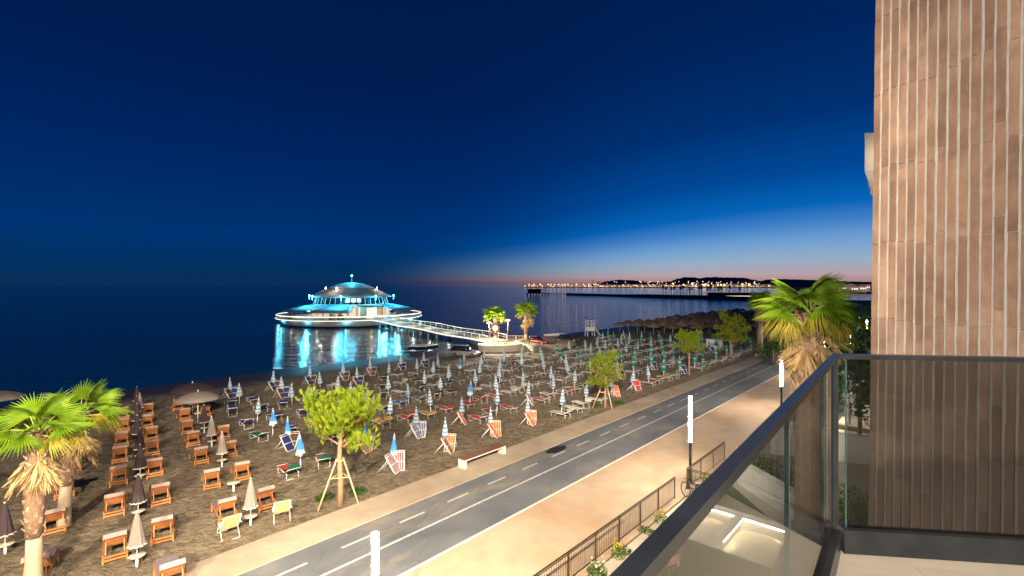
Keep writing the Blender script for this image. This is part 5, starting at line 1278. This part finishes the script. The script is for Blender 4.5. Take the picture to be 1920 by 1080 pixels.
for i in range(240):
    x = random.uniform(984, 1445); y = random.gauss(536.6, .8); (po if random.random() < .6 else pw).append((F(x, min(538.4, y), random.uniform(1990, 2060)), random.uniform(.8, 1.8)))
for i in range(70):
    x = random.uniform(1135, 1445); y = random.uniform(527.5, 536); pw.append((F(x, y, 1990), random.uniform(1.0, 2.4)))
for x, y in ((1262, 532), (1282, 534), (1298, 532), (1320, 534.5), (1323, 533), (1328, 534.5), (1346, 534), (1352, 534), (1358, 534), (1392, 533), (1405, 533)): po.append((F(x, y, 1980), random.uniform(3.6, 5.2)))
lights('warm_town_lights', po, (1, .52, .22), 2.6, 'warm orange lights of the distant town across the bay'); lights('white_town_lights', pw, (1, .8, .62), 1.8, 'white lights of the distant town and hills across the bay')
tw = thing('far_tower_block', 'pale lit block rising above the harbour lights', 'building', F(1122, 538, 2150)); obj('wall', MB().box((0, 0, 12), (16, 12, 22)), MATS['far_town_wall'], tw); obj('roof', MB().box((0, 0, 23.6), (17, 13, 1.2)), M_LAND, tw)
cr = thing('harbour_crane', 'thin harbour crane above the distant lights', 'crane', F(1112, 538, 2150)); obj('mast', MB().bar((0, 0, 0), (0, 0, 30), 1.6), M_LAND, cr); obj('jib', MB().bar((-7, 0, 30), (6, 0, 31), 1.3), M_LAND, cr)
# houses to the right of the palm crown
for i, (x, y0, y1, D) in enumerate(((1582, 531, 541, 640), (1590, 527, 540, 700), (1598, 533, 545, 560), (1606, 529, 541, 720), (1614, 532, 544, 600), (1622, 530, 543, 680))):
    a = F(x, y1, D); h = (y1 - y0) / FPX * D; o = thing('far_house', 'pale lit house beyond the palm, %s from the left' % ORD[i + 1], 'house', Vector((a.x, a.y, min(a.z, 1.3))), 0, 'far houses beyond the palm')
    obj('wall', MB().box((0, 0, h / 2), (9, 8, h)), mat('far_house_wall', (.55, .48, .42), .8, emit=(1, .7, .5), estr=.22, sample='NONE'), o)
    for k in range(3): obj('window', MB().box((-2.8 + 2.8 * k, -4.05, h * .6), (1.2, .1, 1.6)), mat('far_house_window', (.9, .8, .6), .5, emit=(1, .8, .55), estr=2.2, sample='NONE'), o)
    obj('roof', MB().box((0, 0, h + .5), (10, 9, 1.0), taper=.7), M_LAND, o)
# dark garden trees right of and behind the big palm
random.seed(55)
def bushy_tree(p, h, r, label, n=1500):
    t = thing('garden_tree', label, 'tree', p, random.uniform(0, 6)); obj('trunk', MB().tube([(0, 0, 0), (.05, 0, h * .6)], [.14, .08], 8), M_BARK, t); mb = MB()
    cl = [(Vector((random.uniform(-.6, .6) * r, random.uniform(-.6, .6) * r, h * random.uniform(.3, .85))), r * random.uniform(.35, .6)) for _ in range(12)]
    for _ in range(n):
        c, rr = random.choice(cl); d = Vector((random.gauss(0, 1), random.gauss(0, 1), random.gauss(0, 1))).normalized(); q = c + d * rr * random.random() ** .35
        x = d.orthogonal().normalized() * random.uniform(.09, .18); y = d.cross(x) * .55; m = Vector((random.gauss(0, .05), random.gauss(0, .05), random.gauss(0, .05))); n0 = len(mb.v)
        mb.v += [tuple(q - x), tuple(q + y + m), tuple(q + x), tuple(q - y + m)]; mb.face([n0, n0 + 1, n0 + 2, n0 + 3])
    obj('crown', mb, M_SHRUB, t)
for x, d, h, r, lab in ((1560, 34, 6.2, 2.0, 'dark leafy garden tree just right of the large palm trunk'), (1588, 40, 8.6, 2.4, 'dark leafy garden tree behind the hanging dead fronds'), (1612, 30, 6.6, 1.8, 'dark leafy garden tree touching the stone wall edge'), (1622, 46, 9.2, 1.6, 'tall dark tree beside the stone wall at the horizon'), (1530, 44, 5.0, 2.0, 'dark leafy tree behind the large palm trunk'), (1600, 52, 7.4, 3.0, 'broad dark tree far behind the large palm'), (1450, 62, 3.6, 2.4, 'grassy green bush left of the large palm trunk')):
    bushy_tree(Vector(((x - 960) / FPX * d, d, 0)), h, r, lab)

# ================================================================== NEIGHBOUR HOUSE SEEN THROUGH THE END PANE
nh = thing('neighbour_house', 'white single-storey house with porch seen through the end glass pane', 'house', Vector((26.8, 33.0, 0)), -.72); nh.scale = (.55, 1, 1)
obj('wall', MB().box((0, 3, 2.0), (12, 5, 4.0)), M_WALLW, nh); obj('roof', MB().box((0, 2.2, 4.35), (13.4, 8.4, .6), taper=.9), mat('slate_roof', (.08, .085, .09), .7, var=.2), nh); obj('fascia', MB().box((0, -1.95, 3.9), (13.2, .15, .3)), M_WHITEP, nh)
for x in (-5, -2.5, 0, 2.5, 5): obj('column', MB().box((x, -1.7, 1.9), (.22, .22, 3.8)), M_WHITEP, nh)
for x in (-3.8, -1.2, 1.4, 4):
    w = obj('window', MB().box((x, .47, 2.2), (1.2, .1, 1.7)), M_DGLASS, nh); obj('frame', MB().box((x, .44, 3.1), (1.4, .14, .12)).box((x, .44, 1.3), (1.4, .14, .12)), WHITE_METAL, w)
obj('porch_floor', MB().box((0, -.8, .1), (12.6, 2.6, .3)), M_TERR, nh)
def porch_chair(p, rz, label):
    t = thing('porch_chair', label, 'chair', p, rz, 'chairs on the porch')
    obj('seat', MB().box((0, 0, .45), (.5, .5, .05)), WHITE_METAL, t); obj('backrest', MB().box((0, .25, .72), (.5, .04, .5)), WHITE_METAL, t)
    for x in (-.22, .22):
        for y in (-.22, .22): obj('leg', MB().box((x, y, .22), (.04, .04, .44)), WHITE_METAL, t)
for k, x in enumerate((-3, -1.2, .8, 2.6)): porch_chair(nh.matrix_basis @ Vector((x, -.9, .25)) if False else Vector((26.8, 33.0, .25)) + Matrix.Rotation(-.72, 3, 'Z') @ Vector((x * .55, -.9, 0)), -.5 + .3 * k, 'white chair on the neighbour porch, %s along' % ORD[k + 1])
o = thing('garden_wall', 'plain beige garden wall below the neighbour house', 'wall', Vector((19.6, 27.0, 0)), -.35); obj('wall_body', MB().box((0, 0, .7), (9, .25, 1.6)), M_WALLW, o); obj('coping', MB().box((0, 0, 1.54), (9.1, .35, .07)), M_WALLW, o)
for p, r, lab in (((15.2, 21.8, 0), .7, 'orange-tinged leafy shrub seen through the end pane'), ((14.2, 19.9, 0), .6, 'green leafy shrub low in the end pane'), ((15.1, 20.4, 0), .5, 'small green shrub beside the stone wall foot')):
    tag(obj('garden_shrub', leaf_cluster(500, r, 1.2, .09), M_BRIGHTLEAF, loc=p), lab, 'shrub')

# balcony lamp of the hotel wing and a bicycle by the railing gap
wall_lamp('wall_lamp', Vector((15.45, 18.9, 15.4)), 'small wall lamp of the hotel wing behind the stone wall', 60, 'POINT')
wall_lamp('porch_lamp', Vector((26.8, 33.0, 3.3)) + Matrix.Rotation(-.72, 3, 'Z') @ Vector((-1.6, -1.2, 0)), 'porch lamp of the neighbour house', 700, 'POINT')
def bicycle(p, rz, label):
    t = thing('bicycle', label, 'bicycle', p, rz); bl_ = mat('black_bicycle_paint', (.02, .02, .022), .4)
    for x in (-.52, .52):
        w = obj('wheel', MB().tube([(x + .33 * math.cos(a), 0, .34 + .33 * math.sin(a)) for a in [2 * math.pi * k / 20 for k in range(21)]], .018, 6, cap=False), mat('tyre_rubber'), t)
        for k in range(8): a = math.pi * k / 8; obj('spoke', MB().tube([(x - .31 * math.cos(a), 0, .34 - .31 * math.sin(a)), (x + .31 * math.cos(a), 0, .34 + .31 * math.sin(a))], .003, 4), STEEL, w)
    f = MB()
    for a, b in (((-.52, 0, .34), (-.08, 0, .32)), ((-.52, 0, .34), (-.2, 0, .82)), ((-.08, 0, .32), (-.2, 0, .86)), ((-.08, 0, .32), (.36, 0, .76)), ((-.18, 0, .78), (.34, 0, .82)), ((.33, 0, .92), (.52, 0, .34))): f.tube([a, b], .018, 6)
    obj('frame', f, bl_, t); obj('saddle', MB().box((-.22, 0, .9), (.26, .14, .05), taper=.7), bl_, t); obj('handlebar', MB().tube([(.3, -.28, .98), (.36, 0, .95), (.3, .28, .98)], .014, 6), bl_, t)
    for y in (-.1, .1): obj('pedal', MB().box((-.08 + y, y, .3 - y), (.1, .08, .02)), bl_, t)
bicycle(W(22.1, -8.7, 0), 1.9, 'dark bicycle parked in the gap of the railing beside the lamp')

p = W(-8, 2.0, 14.5); wall_lamp('floodlight', p, 'added unseen floodlight washing over the stone strip wall', 21000, 'SPOT', aim(p, (6.0, 6.9, 10.2)), size=R(52), radius=.3, col=(1, .86, .70))  # extra spot added out of view to light the fin wall evenly
